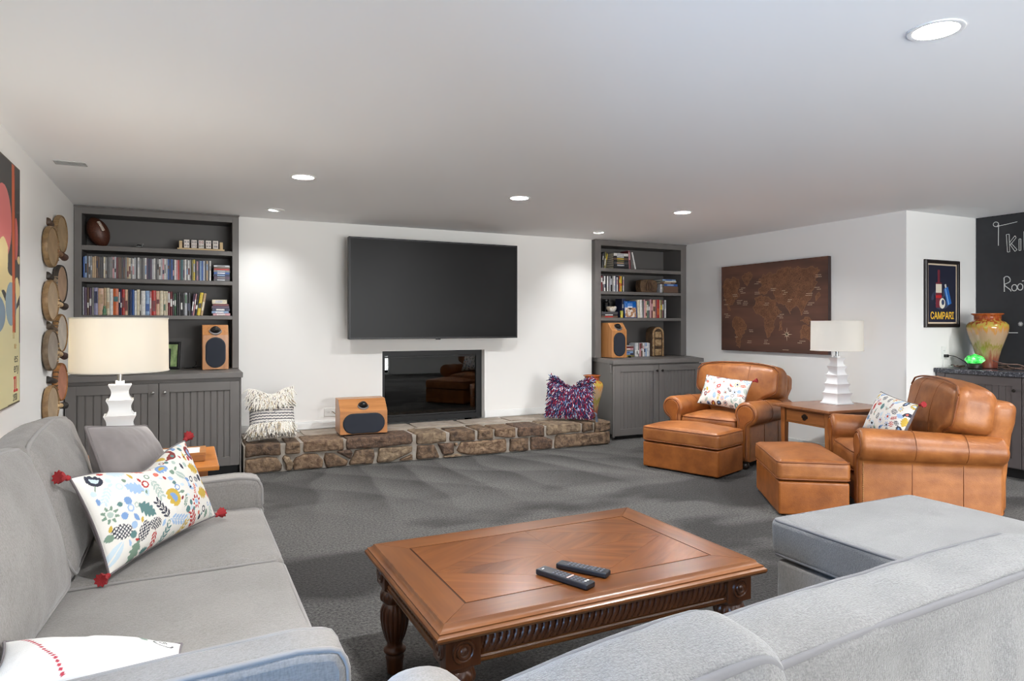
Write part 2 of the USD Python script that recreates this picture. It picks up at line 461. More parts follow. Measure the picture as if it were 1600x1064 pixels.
def window(n, axis, a0, a1, z0, z1, depth, mull):  # both windows are invented, out of view, to supply the daylight
    w = thing('window_%d' % n, None, None); setdata(w.path, kind='structure')

    def bx(p0, p1, q0, q1, t):
        return box(depth - t, depth + t, p0, p1, q0, q1) if axis == 'x' else box(p0, p1, depth - t, depth + t, q0, q1)
    f = 0.05
    part(w, 'window_frame', cat([bx(a0, a0 + f, z0, z1, 0.04), bx(a1 - f, a1, z0, z1, 0.04), bx(a0, a1, z0, z0 + f, 0.04), bx(a0, a1, z1 - f, z1, 0.04)] +
                                [bx(m - 0.03, m + 0.03, z0, z1, 0.035) for m in mull]), WHITEPLASTIC)
    ed = [a0 + f] + [q for m in mull for q in (m - 0.03, m + 0.03)] + [a1 - f]
    for i in range(0, len(ed), 2):
        part(w, 'pane', bx(ed[i], ed[i + 1], z0 + f, z1 - f, 0.003), PANE)


window(1, 'x', WY0, WY1, WZ0, WZ1, XL - 0.06, [(WY0 + WY1) / 2])  # invented side glazing, lets the added blue light in
window(2, 'y', PX0, PX1, 0.0, PZ1, YF - 0.06, [PX0 + 1.4, PX0 + 2.8])  # invented patio glazing for the added rear daylight

# baseboards: on the hearth wall they stand on the hearth, elsewhere on the carpet
def base_x(x0, x1, y, z0, h=0.075):
    return cat([box(x0, x1, y - 0.014, y, z0, z0 + h - 0.015), box(x0, x1, y - 0.009, y, z0 + h - 0.015, z0 + h)])
struct('baseboard_back', cat([base_x(0.5, FX0, YB, 0.27), base_x(FX1, 4.58, YB, 0.27)]), TRIM)
struct('baseboard_right', cat([box(XR - 0.014, XR, YA + 0.01, 6.4, 0, 0.09)]), TRIM)
struct('baseboard_alcove', cat([box(XR, 6.42, YA - 0.014, YA, 0, 0.09)]), TRIM)
struct('baseboard_left', cat([box(XL, XL + 0.014, YF, 6.4, 0, 0.09)]), TRIM)

# ------------------------------------------------------------------ recessed ceiling lamps
LENS = emission('lamp_lens', WARM, CAN)
SPOTLENS = emission('spot_lens', WARM, SPOT)
BAFFLE = mat('lamp_baffle', S(238, 238, 236), 0.5)


def can_lamp():
    t = thing('recessed_light', 'round white recessed ceiling light, lit, above the hearth, left of the row of three', 'ceiling light', (CANS[0][0], CANS[0][1], H), group='recessed ceiling lights')
    part(t, 'trim_ring', lathe([(0.073, 0.0), (0.074, -0.004), (0.088, -0.005), (0.092, -0.003), (0.092, 0.0)], 40, cap=False), BAFFLE)
    part(t, 'baffle', flip(lathe([(0.0755, -0.002), (0.0755, 0.06), (0.0, 0.061)], 40, cap=False)), BAFFLE)
    part(t, 'lens', lathe([(0.0, 0.036), (0.068, 0.036), (0.068, 0.044), (0.0, 0.044)], 32), LENS)
    return t


can0 = can_lamp()
CANLAB = {1: 'round white recessed ceiling light, lit, middle one of the row before the television',
          2: 'round white recessed ceiling light, lit, nearest the right bookcase in the row of three',
          3: 'large bright recessed ceiling light at the top right, nearest the camera'}
HID = ['', '', '', '', 'recessed ceiling light above the near end of the left sofa', 'recessed ceiling light above the right end of the sectional sofa', 'recessed ceiling light behind the camera by the side window', 'recessed ceiling light behind the camera, middle of its row', 'recessed ceiling light behind the camera on the patio door side', 'recessed ceiling light above the bar', 'recessed ceiling light in the far corner behind the bar']
for i, (x, y) in enumerate(CANS[1:], 1):
    copy_of(can0, CANLAB.get(i, HID[i]), (x, y, H))
for i, ((x, y), az, lab) in enumerate(zip(GIMB, (130, 50), ('small gimbal spotlight in the ceiling beside the left bookcase', 'small gimbal spotlight in the ceiling beside the right bookcase'))):
    t = thing('gimbal_spotlight', lab, 'spotlight', (x, y, H))
    part(t, 'trim_ring', lathe([(0.058, 0.0), (0.059, -0.004), (0.080, -0.005), (0.084, -0.002), (0.084, 0.0)], 36, cap=False), BAFFLE)
    part(t, 'housing', flip(lathe([(0.0615, -0.001), (0.0615, 0.10), (0.0, 0.101)], 32, cap=False)), BAFFLE)
    eye = lathe([(0.044, 0.004), (0.048, 0.004), (0.054, 0.03), (0.052, 0.07), (0.0, 0.072), (0.0, 0.062), (0.034, 0.06), (0.044, 0.004)], 32, cap=False)
    ln = lathe([(0.0, 0.050), (0.025, 0.050), (0.025, 0.054), (0.0, 0.054)], 24)
    d = math.radians(az); ax = (-math.sin(d), math.cos(d), 0)
    part(t, 'eyeball', rot(eye, ax, -25, (0, 0, 0.03)), BAFFLE)
    part(t, 'lens', rot(ln, ax, -25, (0, 0, 0.03)), SPOTLENS)

# ------------------------------------------------------------------ ceiling vent
VENTG = mat('vent_grey', S(176, 176, 174), 0.6)
t = thing('ceiling_vent', 'small white slatted air vent in the ceiling by the left wall', 'vent', (-0.665, 5.235, H))
part(t, 'vent_frame', cat([box(-0.09, 0.09, -0.06, -0.05, -0.005, 0.0), box(-0.09, 0.09, 0.05, 0.06, -0.005, 0), box(-0.09, -0.08, -0.05, 0.05, -0.005, 0), box(0.08, 0.09, -0.05, 0.05, -0.005, 0)]), VENTG)
part(t, 'vent_back', box(-0.08, 0.08, -0.05, 0.05, -0.001, 0.0), mat('vent_dark_grey', S(96, 96, 96), 0.8))
for i in range(5):
    part(t, 'slat', mv(box(-0.08, 0.08, -0.004, 0.004, -0.005, -0.0035), y=-0.038 + 0.019 * i), VENTG)

# ------------------------------------------------------------------ hearth of field stones
HY0, HY1 = 6.42, 6.275     # front face at the left and right ends
HX0, HX1, HZ = 0.484, 4.29, 0.262


def hy(x):
    return HY0 + (HY1 - HY0) * (x - HX0) / (HX1 - HX0)


def hx(u):
    """the photographed position along the front edge, measured once, as metres"""
    a = (u - 800) / 1050.0; q = (_s + a * _c) / (_c - a * _s)
    k = (HY1 - HY0) / (HX1 - HX0)
    return q * (HY0 - k * HX0) / (1 - q * k)


MORTAR = mat('mortar', S(176, 168, 158), 0.95, var=(9.0, S(152, 142, 130), 4.0), bump=(60, 0.5, 0.004))
STONES = [mat('field_stone_%d' % i, S(*a), 0.85, var=(sc, S(*b), 8.0, 0.38, 0.64), bump=(34, 0.9, 0.010), distort=0.5)
          for i, (a, b, sc) in enumerate([((62, 47, 37), (122, 98, 76), 14), ((74, 57, 45), (136, 112, 88), 18), ((88, 66, 50), (138, 114, 90), 22), ((66, 50, 41), (110, 86, 68), 26), ((92, 74, 58), (146, 126, 102), 16)])]
hearth = thing('hearth', 'long raised fireplace hearth of brown field stones in pale mortar', 'hearth', (2.38, 6.7, 0))
core = np.array([(HX0, HY0 + 0.02), (HX1 - 0.014, HY1 + 0.02), (HX1 - 0.014, YB - 0.001), (HX0, YB - 0.001)])
part(hearth, 'mortar_bed', extrude(Polygon(core), HZ - 0.014), MORTAR, world=True)
rs = np.random.RandomState(5)


def stone(outl, depth, proud, seed, y_from):
    """outline in (x, z) on the front face, bulging forward"""
    p = Polygon(outl).buffer(-0.010).buffer(0.006, 4)
    pts = outline(p, 40); c = pts.mean(0)
    V, F = [], []
    for s, o in ((1.0, depth), (1.0, 0.012), (0.985, -proud * 0.35), (0.93, -proud * 0.75), (0.80, -proud), (0.5, -proud * 1.05), (0.2, -proud * 1.05)):
        q = c + (pts - c) * s
        V.append(np.stack([q[:, 0], np.full(len(q), o), q[:, 1]], 1))
    V = np.vstack(V + [[[c[0], -proud * 1.05, c[1]]], [[c[0], depth, c[1]]]])
    F = [grid_faces(7, 40, wrap_v=True)]
    i = np.arange(40); j = np.roll(i, -1)
    F += [np.stack([np.full(40, 280), 240 + i, 240 + j], 1), np.stack([np.full(40, 281), j, i], 1)]
    nz = (meshkit.fbm(V * [16, 9, 20] + seed * 3.1, 4, seed) - 0.5)
    V = V + np.stack([nz * 0.008, np.where(V[:, 1] < 0.02, nz * 0.030, 0), (meshkit.noise(V * 14 + seed) - 0.5) * 0.008], 1)
    V[:, 1] += y_from(V[:, 0])
    return V, np.vstack(F)


top = [(380, 440), (445, 470), (473, 538), (540, 646), (650, 698), (702, 743), (746, 771), (773, 806), (809, 851), (854, 908), (910, 927), (929, 954)]
LOT = [0.152, 0.150, 0.165, 0.160, 0.158, 0.160, 0.160, 0.165, 0.150, 0.158, 0.155, 0.150]
for n, ((a, b), zl) in enumerate(zip(top, LOT)):
    x0, x1 = hx(a), hx(b); d = 0.014
    x0 = max(x0, HX0 + 0.004)
    o = [(x0, zl + rs.uniform(-d, d)), ((x0 + x1) / 2, zl + rs.uniform(-d, d)), (x1, zl + rs.uniform(-d, d)), (x1 - 0.004, HZ + 0.004), (x0 + 0.006, HZ + 0.004)]
    part(hearth, 'stone', stone(o, rs.uniform(0.26, 0.36), 0.018, n, hy), STONES[n % 5], 50, world=True)
low = [[(376, 0), (440, 0), (442, .06), (434, .13), (418, .148), (398, .142), (378, .13)], [(447, 0), (456, 0), (460, .06), (452, .14), (444, .15), (440, .12), (445, .07)],
       [(458, 0), (504, 0), (506, .07), (497, .135), (476, .15), (462, .12), (456, .06)], [(510, 0), (542, 0), (545, .05), (522, .13), (508, .14), (505, .08)],
       [(525, .14), (548, .055), (552, .12), (548, .155), (530, .155)], [(545, 0), (583, 0), (586, .08), (584, .15), (556, .15), (550, .08), (546, .04)],
       [(588, 0), (612, .0), (644, .085), (646, .15), (592, .15)], [(618, 0), (645, 0), (645, .07)], [(650, 0), (688, 0), (679, .145), (652, .15)], [(692, .03), (710, .03), (709, .145), (683, .15)],
       [(710, .11), (716, .11), (714, .148), (709, .148)], [(690, 0), (731, 0), (716, .03), (694, .028)], [(735, 0), (792, 0), (792, .148), (720, .148), (713, .06), (718, .035)],
       [(796, 0), (826, 0), (826, .148), (797, .14)], [(829, 0), (863, 0), (864, .10), (850, .148), (829, .148)], [(866, 0), (953.5, 0), (953.5, .146), (868, .15)]]
for n, o in enumerate(low):
    part(hearth, 'stone', stone([(max(hx(u), HX0 + 0.004), 0.006 + z * 0.98) for u, z in o], 0.10, 0.022, 40 + n, hy), STONES[(n * 3 + 1) % 5], 50, world=True)
FLAG = mat('flag_stone', S(150, 136, 122), 0.9, var=(6.0, S(176, 164, 152), 6.0), bump=(40, 0.6, 0.006))
xs = [HX0 + 0.01, 1.05, 1.62, 2.2, 2.75, 3.3, 3.85, HX1 - 0.02]
for n, (x0, x1) in enumerate(zip(xs[:-1], xs[1:])):
    o = Polygon([(x0 + 0.014, 6.79 + 0.03 * rs.rand()), (x1 - 0.014, 6.76 + 0.03 * rs.rand()), (x1 - 0.014, YB - 0.005), (x0 + 0.014, YB - 0.005)]).buffer(-0.015).buffer(0.015)
    part(hearth, 'flagstone', mv(rextrude(outline(o, 40), 0.016, 0.006), z=HZ - 0.017), FLAG, world=True)

# ------------------------------------------------------------------ fireplace insert
fp = thing('fireplace', 'black framed glass-fronted fireplace insert set into the wall above the hearth', 'fireplace', (2.525, 7.2, FZ0 + 0.02))
x0, x1, y, z0, z1 = FX0 + 0.002, FX1 - 0.002, 7.19, 0.263, FZ1 - 0.002
part(fp, 'surround', cat([box(x0, x0 + 0.045, y, y + 0.05, z0, z1), box(x1 - 0.07, x1, y, y + 0.05, z0, z1), box(x0 + 0.045, x1 - 0.07, y, y + 0.05, z1 - 0.055, z1), box(x0 + 0.045, x1 - 0.07, y, y + 0.05, z0, z0 + 0.06)]), BLKMETAL, world=True)
part(fp, 'louvre', box(x0 + 0.045, x1 - 0.07, y + 0.01, y + 0.03, z1 - 0.075, z1 - 0.06), BLKMETAL, world=True)
part(fp, 'louvre', box(x0 + 0.045, x1 - 0.07, y + 0.01, y + 0.03, z0 + 0.066, z0 + 0.082), BLKMETAL, world=True)
FGLASS = usdkit.material(stage, '/World/Looks/fireplace_glass', {'f': ('fresnel', dict(IOR=1.6)), 't': ('transparent_bsdf', dict(color=(0.35, 0.35, 0.34))), 'g': ('glossy_bsdf', dict(roughness=0.0, color=(1, 1, 1))), 'm': ('mix_closure', {})},
                         [('f.fac', 'm.fac'), ('t.BSDF', 'm.closure1'), ('g.BSDF', 'm.closure2')], surface='m.closure')
part(fp, 'glass_pane', box(x0 + 0.045, x1 - 0.07, y + 0.018, y + 0.022, z0 + 0.06, z1 - 0.055), FGLASS, world=True)
part(fp, 'firebox', cat([box(x0 + 0.04, x1 - 0.06, 7.64, 7.66, z0, z1), box(x0 + 0.02, x0 + 0.04, y + 0.05, 7.66, z0, z1), box(x1 - 0.06, x1 - 0.04, y + 0.05, 7.66, z0, z1), box(x0 + 0.04, x1 - 0.06, y + 0.05, 7.64, z1 - 0.05, z1 - 0.03), box(x0 + 0.04, x1 - 0.06, y + 0.05, 7.64, z0 - 0.005, z0 + 0.01)]), mat('firebox_soot', S(52, 49, 45), 0.9), world=True)
BARK = mat('log_bark', S(104, 88, 70), 0.95, var=(20, S(62, 52, 44), 6.0), bump=(30, 0.8, 0.01))
for i, (a, b, r) in enumerate([((2.1, 7.50, .34), (2.85, 7.54, .35), .055), ((2.15, 7.40, .335), (2.8, 7.38, .34), .045), ((2.25, 7.38, .40), (2.7, 7.52, .44), .04), ((2.45, 7.52, .46), (2.85, 7.40, .41), .035)]):
    a, b = np.array(a), np.array(b)
    pts = np.array([a + (b - a) * k / 10 for k in range(11)]); m = noise_push(tube(pts, r, 14), 0.012, 14, i)
    part(fp, 'log', m, BARK, world=True)
part(fp, 'ember_bed', noise_push(rbox(2.05, 2.95, 7.32, 7.6, z0 + 0.01, z0 + 0.05, 0.02, 2, 12), 0.02, 18, 3), mat('ash', S(96, 92, 84), 0.95, var=(20, S(50, 48, 46), 5.0)), world=True)

# ------------------------------------------------------------------ television
tv = thing('television', 'large black flat television on the wall above the fireplace, switched off', 'television', (2.47, 6.95, 1.19))
tx0, tx1, tz0, tz1, ty = 1.512, 3.427, 1.188, 2.238, 6.865
part(tv, 'casing', rbox(tx0, tx1, ty + 0.004, ty + 0.075, tz0, tz1, 0.006), BLKMETAL, world=True)
bz = moulding(tx0 + 0.012, tx1 - 0.012, tz0 + 0.012, tz1 - 0.012, [(-0.004, 0.0), (-0.004, 0.006), (0.009, 0.006), (0.012, 0.003), (0.012, -0.004)])
part(tv, 'bezel', frame(bz, (0, ty + 0.004, 0), (1, 0, 0), (0, 0, 1), (0, -1, 0)), BLACK, False, world=True)
SCREEN = mat('dark_screen', S(16, 16, 16), 0.36, spec=0.22)
part(tv, 'screen', box(tx0 + 0.014, tx1 - 0.014, ty, ty + 0.004, tz0 + 0.016, tz1 - 0.014), SCREEN, world=True)
part(tv, 'sensor', rbox(2.45, 2.50, ty - 0.001, ty + 0.02, tz0 - 0.012, tz0 + 0.004, 0.003), BLKMETAL, world=True)
part(tv, 'wall_mount', cat([box(2.0, 2.95, ty + 0.07, YB - 0.06, 1.5, 1.95), box(1.95, 3.0, YB - 0.06, YB - 0.0005, 1.45, 2.0)]), BLKMETAL, world=True)
part(tv, 'rear_housing', rbox(tx0 + 0.02, tx1 - 0.02, ty + 0.075, ty + 0.15, tz0 + 0.02, tz1 - 0.02, 0.02), BLACK, world=True)

# ------------------------------------------------------------------ built-in bookcases and base cabinets
CY, CZ = 6.45, 0.915      # cabinet front, counter height
SH = [(2.003, 2.047), (1.719, 1.757), (1.387, 1.424)]
E = 0.0015               # a hair of clearance under whatever stands on something


def bookcase(label, x0, i0, i1, x1, CZ):
    t = thing('bookcase', label, 'bookcase', ((x0 + x1) / 2, 7.2, CZ))
    yf, yb, top = 7.03, 7.41, H - 0.003
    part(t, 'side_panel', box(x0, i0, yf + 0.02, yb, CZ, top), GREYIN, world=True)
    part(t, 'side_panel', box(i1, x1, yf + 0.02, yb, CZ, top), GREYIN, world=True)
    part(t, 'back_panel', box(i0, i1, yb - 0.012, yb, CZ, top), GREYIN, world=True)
    part(t, 'stile', rbox(x0, i0 + 0.002, yf, yf + 0.021, CZ, top, 0.003, 1), GREY, world=True)
    part(t, 'stile', rbox(i1 - 0.002, x1, yf, yf + 0.021, CZ, top, 0.003, 1), GREY, world=True)
    part(t, 'top_rail', rbox(i0, i1, yf + 0.0005, yf + 0.021, 2.326, top, 0.003, 1), GREY, world=True)
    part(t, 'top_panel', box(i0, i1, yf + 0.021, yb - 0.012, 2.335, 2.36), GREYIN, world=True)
    part(t, 'crown_trim', moulding(x0 + 0.004, x1 - 0.004, yf + 0.002, yf + 0.018, [(0, H - 0.022), (0.004, H - 0.018), (0.010, H - 0.008), (0.010, H - 0.004), (0, H - 0.004)]), GREY, False, world=True)
    for a, b in SH:
        part(t, 'shelf', rbox(i0 + 0.001, i1 - 0.001, yf + 0.001, yb - 0.012, a, b, 0.003, 1), GREY, world=True)
    return t


bookcase('grey built-in bookcase on the left, by the wall of round paddle drums', -0.868, -0.811, 0.428, 0.485, 0.917)
bookcase('grey built-in bookcase on the right, beside the wall with the map', 4.589, 4.673, 5.939, 6.028, 0.927)
BEAD = mat('bead_board_paint', S(108, 104, 101), 0.5, spec=0.4)


def door(t, x0, x1, z0, z1, knob_x, knob_z, n, m=GREY, knobm=STEEL):
    """framed door with a bead-board panel; front face at CY, facing -y"""
    d = part(t, 'door', cat([rbox(x0, x0 + 0.078, CY, CY + 0.022, z0, z1, 0.003, 1), rbox(x1 - 0.078, x1, CY, CY + 0.022, z0, z1, 0.003, 1),
                             rbox(x0 + 0.077, x1 - 0.077, CY + 0.0004, CY + 0.022, z1 - 0.078, z1, 0.003, 1), rbox(x0 + 0.077, x1 - 0.077, CY + 0.0004, CY + 0.022, z0, z0 + 0.078, 0.003, 1)]), m, world=True)
    a, b = x0 + 0.078, x1 - 0.078; w = (b - a) / n
    for i in range(n):
        q = a + w * i
        bd = np.array([(0.0, 0.019), (0.0, 0.0165), (0.004, 0.0125), (0.006, 0.0150), (0.010, 0.0120), (w - 0.004, 0.0120), (w, 0.0165), (w, 0.019)])
        m2 = extrude(Polygon(bd), z1 - z0 - 0.156)
        part(d, 'bead_board', frame(m2, (q, CY, z0 + 0.078), (1, 0, 0), (0, 1, 0), (0, 0, 1)), BEAD, 25, world=True)
    kb = lathe([(0.006, 0.0), (0.006, 0.010), (0.011, 0.014), (0.0145, 0.020), (0.013, 0.026), (0.006, 0.029), (0.0, 0.0295)], 20)
    part(d, 'knob', frame(kb, (knob_x, CY, knob_z), (1, 0, 0), (0, 0, 1), (0, -1, 0)), knobm, label='small round metal knob', world=True)
    return d


cb = thing('base_cabinet', 'grey two-door base cabinet with beaded doors under the left bookcase', 'cabinet', (-0.2, 6.9, 0))
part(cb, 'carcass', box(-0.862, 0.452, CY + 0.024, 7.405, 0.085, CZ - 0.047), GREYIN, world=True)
part(cb, 'toe_kick', box(-0.862, 0.445, CY + 0.07, CY + 0.09, 0.0, 0.085), BLACK, world=True)
part(cb, 'top_rail', rbox(-0.862, 0.455, CY + 0.004, CY + 0.024, CZ - 0.075, CZ - 0.047, 0.002, 1), GREY, world=True)
part(cb, 'side_panel', rbox(0.452, 0.466, CY + 0.002, 7.10, 0.0, CZ - 0.047, 0.003, 1), GREY, world=True)
part(cb, 'countertop', cat([rbox(-0.866, 0.478, CY - 0.022, 7.028, CZ - 0.047, CZ, 0.005, 2), box(-0.866, 0.470, 7.02, 7.405, CZ - 0.047, CZ - 0.0005)]), GREY, world=True)
door(cb, -0.858, -0.190, 0.09, CZ - 0.078, -0.232, 0.762, 9)
door(cb, -0.184, 0.450, 0.09, CZ - 0.078, -0.142, 0.762, 9)

CR = 0.925
cb = thing('base_cabinet', 'grey two-door base cabinet with slanted ends under the right bookcase', 'cabinet', (5.2, 6.9, 0))
fpz = Polygon([(4.47, CY + 0.024), (5.755, CY + 0.024), (6.02, 7.0), (6.02, 7.405), (4.64, 7.405), (4.64, 7.10)])
part(cb, 'carcass', extrude(fpz, CR - 0.047 - 0.06, 0.06), GREY, 20, world=True)
part(cb, 'toe_kick', extrude(Polygon([(4.52, CY + 0.07), (5.70, CY + 0.07), (5.95, 7.0), (4.66, 7.0)]), 0.06, 0.0), BLACK, 20, world=True)
part(cb, 'corner_post', rbox(4.452, 4.476, CY - 0.001, CY + 0.024, 0.03, CR - 0.06, 0.003, 1), GREY, world=True)
part(cb, 'corner_post', rbox(5.752, 5.772, CY - 0.001, CY + 0.024, 0.03, CR - 0.06, 0.003, 1), GREY, world=True)
part(cb, 'bracket', frame(extrude(Polygon([(0, 0), (0.10, 0), (0.0, -0.10)]), 0.02), (4.452, CY + 0.03, CR - 0.048), (0.25, 0.97, 0), (0, 0, 1), (-1, 0, 0)), GREY, world=True)
ct = Polygon([(4.437, CY - 0.022), (5.787, CY - 0.022), (6.024, 6.95), (6.024, 7.028), (4.617, 7.028)])
part(cb, 'countertop', cat([mv(rextrude(np.array(ct.exterior.coords)[:-1] if ct.exterior.is_ccw else np.array(ct.exterior.coords)[:-1][::-1], 0.047, 0.004, 2), z=CR - 0.047), box(4.62, 6.02, 7.02, 7.405, CR - 0.047, CR - 0.0005)]), GREY, 25, world=True)
door(cb, 4.478, 5.112, 0.045, CR - 0.06, 5.075, 0.79, 9, knobm=DARKSTEEL)
door(cb, 5.118, 5.750, 0.045, CR - 0.06, 5.155, 0.79, 9, knobm=DARKSTEEL)

# ------------------------------------------------------------------ books and cases on the shelves
PAL = {'navy': (34, 40, 74), 'blue': (48, 88, 158), 'light blue': (138, 168, 206), 'white': (226, 224, 220), 'cream': (222, 210, 182), 'tan': (190, 160, 124), 'brown': (104, 78, 62), 'maroon': (110, 40, 46),
       'red': (180, 44, 40), 'orange': (206, 96, 44), 'yellow': (220, 192, 60), 'olive': (126, 118, 60), 'green': (66, 100, 74), 'teal': (54, 108, 114), 'grey': (134, 132, 130), 'dark grey': (74, 72, 74), 'black': (32, 31, 34),
       'pink': (206, 150, 156), 'lavender': (146, 142, 176), 'purple': (84, 62, 88), 'peach': (218, 176, 146), 'silver': (188, 190, 196)}
BK = {k: mat('cover_' + k.replace(' ', '_'), S(*c), 0.38, var=(60, S(*[min(255, q * 0.82 + 14) for q in c]), 3.0)) for k, c in PAL.items()}
PAGES = mat('page_edges', S(226, 216, 196), 0.9)
rb = np.random.RandomState(11)
BLST = ['grey', 'silver', 'purple', 'brown', 'navy', 'dark grey', 'maroon', 'tan', 'pink', 'black', 'light blue', 'white']
BANDS = {'white': 'dark grey', 'cream': 'brown', 'silver': 'navy', 'yellow': 'black', 'tan': 'cream', 'peach': 'maroon', 'pink': 'white', 'light blue': 'white'}


def one_book(name, label, catg, colour, x, yf, z, w, h, d, group, lean=0.0, lying=False, band=None, soft=False, rz=0.0):
    """spine towards -y; the book stands on z with its lower left corner at x. lying: the spine runs along x"""
    if lying:
        W, Hh = h, w            # length along x, thickness along z
        prof = None
        cover = cat([rbox(0, W, 0.0, d, 0, 0.0022, 0.0008, 1), rbox(0, W, 0.0, d, Hh - 0.0022, Hh, 0.0008, 1), rbox(0, W, -0.0015, 0.004, 0, Hh, 0.001, 1)])
        pages = box(0.003, W - 0.003, 0.004, d - 0.003, 0.002, Hh - 0.002)
        bnd = box(W * 0.22, W * 0.7, -0.0021, 0.0, Hh * 0.22, Hh * 0.8)
    else:
        n = 5; arc = [(w * i / n, -0.0045 * math.sin(math.pi * i / n) * (1 if not soft else 0.15)) for i in range(n + 1)]
        cover = cat([extrude(Polygon(arc + [(w, 0.004), (w, d), (w - 0.0018, d), (w - 0.0018, 0.005), (0.0018, 0.005), (0.0018, d), (0, d), (0, 0.004)]), h)])
        pages = box(0.0018, w - 0.0018, 0.005, d - 0.003, 0.003, h - (0.004 if not soft else 0.0005))
        a = rb.uniform(0.05, 0.6); b2 = min(0.97, a + rb.uniform(0.15, 0.45))
        bnd = box(w * 0.10, w * 0.90, -0.0049 if not soft else -0.0012, 0.0, h * a, h * b2)
    if lean > 0 and not lying:
        z = z + w * math.sin(math.radians(lean)) + 0.0005
    t = thing(name, label, catg, (x, yf, z), rz, group=group)
    f = (lambda m: rot(m, (0, 1, 0), lean)) if lean else (lambda m: m)
    part(t, 'cover', f(cover), BK[colour], 30)
    part(t, 'pages', f(pages), PAGES if not soft else BLACK, 30)
    if band:
        part(t, 'title_band', f(bnd), BK[band], 30)
    return t


def row(name, catg, kind, spec, x, yf, z, hs, d, where, group, soft=False, wr=(0.013, 0.016)):
    """spec: list of colour, or (colour, width, height, lean, band)"""
    n = len(spec)
    for i, s in enumerate(spec):
        if isinstance(s, str):
            s = (s,)
        col = s[0]; w = s[1] if len(s) > 1 and s[1] else rb.uniform(*wr); h = s[2] if len(s) > 2 and s[2] else rb.uniform(*hs)
        lean = s[3] if len(s) > 3 and s[3] else 0.0
        band = s[4] if len(s) > 4 else ((BANDS.get(col, 'white') if not soft else BLST[rb.randint(len(BLST))]) if rb.rand() < 0.5 else None)
        band = None if band == col else band
        nb = spec[i - 1] if i else None
        nb = (nb if isinstance(nb, str) else nb[0]) if nb else None
        ordn = str(i + 1) + ('th' if 10 <= (i + 1) % 100 <= 20 else {1: 'st', 2: 'nd', 3: 'rd'}.get((i + 1) % 10, 'th'))
        lab = '%s %s, %s from the left %s' % (col, kind, ordn, where) if i else '%s %s at the left end %s' % (col, kind, where)
        one_book(name, lab, catg, col, x, yf + rb.uniform(0, 0.006), z, w, h, d, group, lean, False, band, soft)
        x += (w if not lean else w / math.cos(math.radians(abs(lean))) + (0.0)) + 0.0012
    return x


def stack(name, catg, kind, spec, x, yf, z, d, where, group, soft=False):
    """spec: (colour, thickness, length, dx, band)"""
    n = len(spec)
    for i, s in enumerate(spec):
        pos = 'bottom' if i == 0 else 'top' if i == n - 1 else ('%s from bottom' % {1: 'second', 2: 'third', 3: 'fourth', 4: 'fifth', 5: 'sixth', 6: 'seventh', 7: 'eighth'}[i])
        one_book(name, '%s %s, %s of the stack %s' % (s[0], kind, pos, where), catg, s[0], x + (s[3] if len(s) > 3 else 0), yf, z, s[1], s[2], d, group, lying=True, band=s[4] if len(s) > 4 else None, soft=soft)
        z += s[1] + 0.0006
    return z


dvd = ('blue,light blue,dark grey,silver,grey,tan,tan,brown,brown,dark grey,dark grey,cream,grey,dark grey,grey,grey,pink,silver,maroon,brown,brown,dark grey,brown,grey,tan,cream,grey,white,silver,dark grey,white,grey,'
       'dark grey,grey,white,purple,navy,purple,silver,white,dark grey,grey,white,silver,pink,white,silver,blue,navy,blue,navy,white,pink,red,dark grey,teal,grey,white,grey,white,grey').split(',')
dv = [(c, rb.uniform(0.0122, 0.0140), rb.uniform(0.186, 0.196)) for c in dvd]
ex = row('film_case', 'film case', 'film case', dv, -0.800, 7.045, SH[1][1] + E, None, 0.13, 'on the left bookcase', 'film cases on the left bookcase', soft=True)
dv2 = [('olive', .012, .195), ('yellow', .014, .197), ('black', .012, .19), ('pink', .012, .18), ('navy', .013, .19), ('light blue', .013, .186), ('blue', .014, .186), ('silver', .012, .188), ('dark grey', .013, .19), ('tan', .012, .19), ('dark grey', .013, .19), ('white', .012, .19)]
ex = row('film_case', 'film case', 'film case', dv2, ex + 0.004, 7.045, SH[1][1] + E, None, 0.13, 'in the taller end group, left bookcase', 'film cases on the left bookcase', soft=True)
stack('film_case', 'film case', 'film case', [('dark grey', .020, .142, 0, 'silver'), ('purple', .022, .142, .002, 'grey'), ('navy', .022, .145, -.002, 'light blue'), ('blue', .020, .142, .001, 'white'), ('grey', .018, .145, 0, 'silver'), ('red', .014, .14, .002), ('brown', .014, .144, 0), ('silver', .018, .142, .001, 'grey')], min(max(ex + 0.008, 0.262), 0.277), 7.05, SH[1][1] + E, 0.17, 'at the left film shelf end', 'stacked film cases', soft=True)
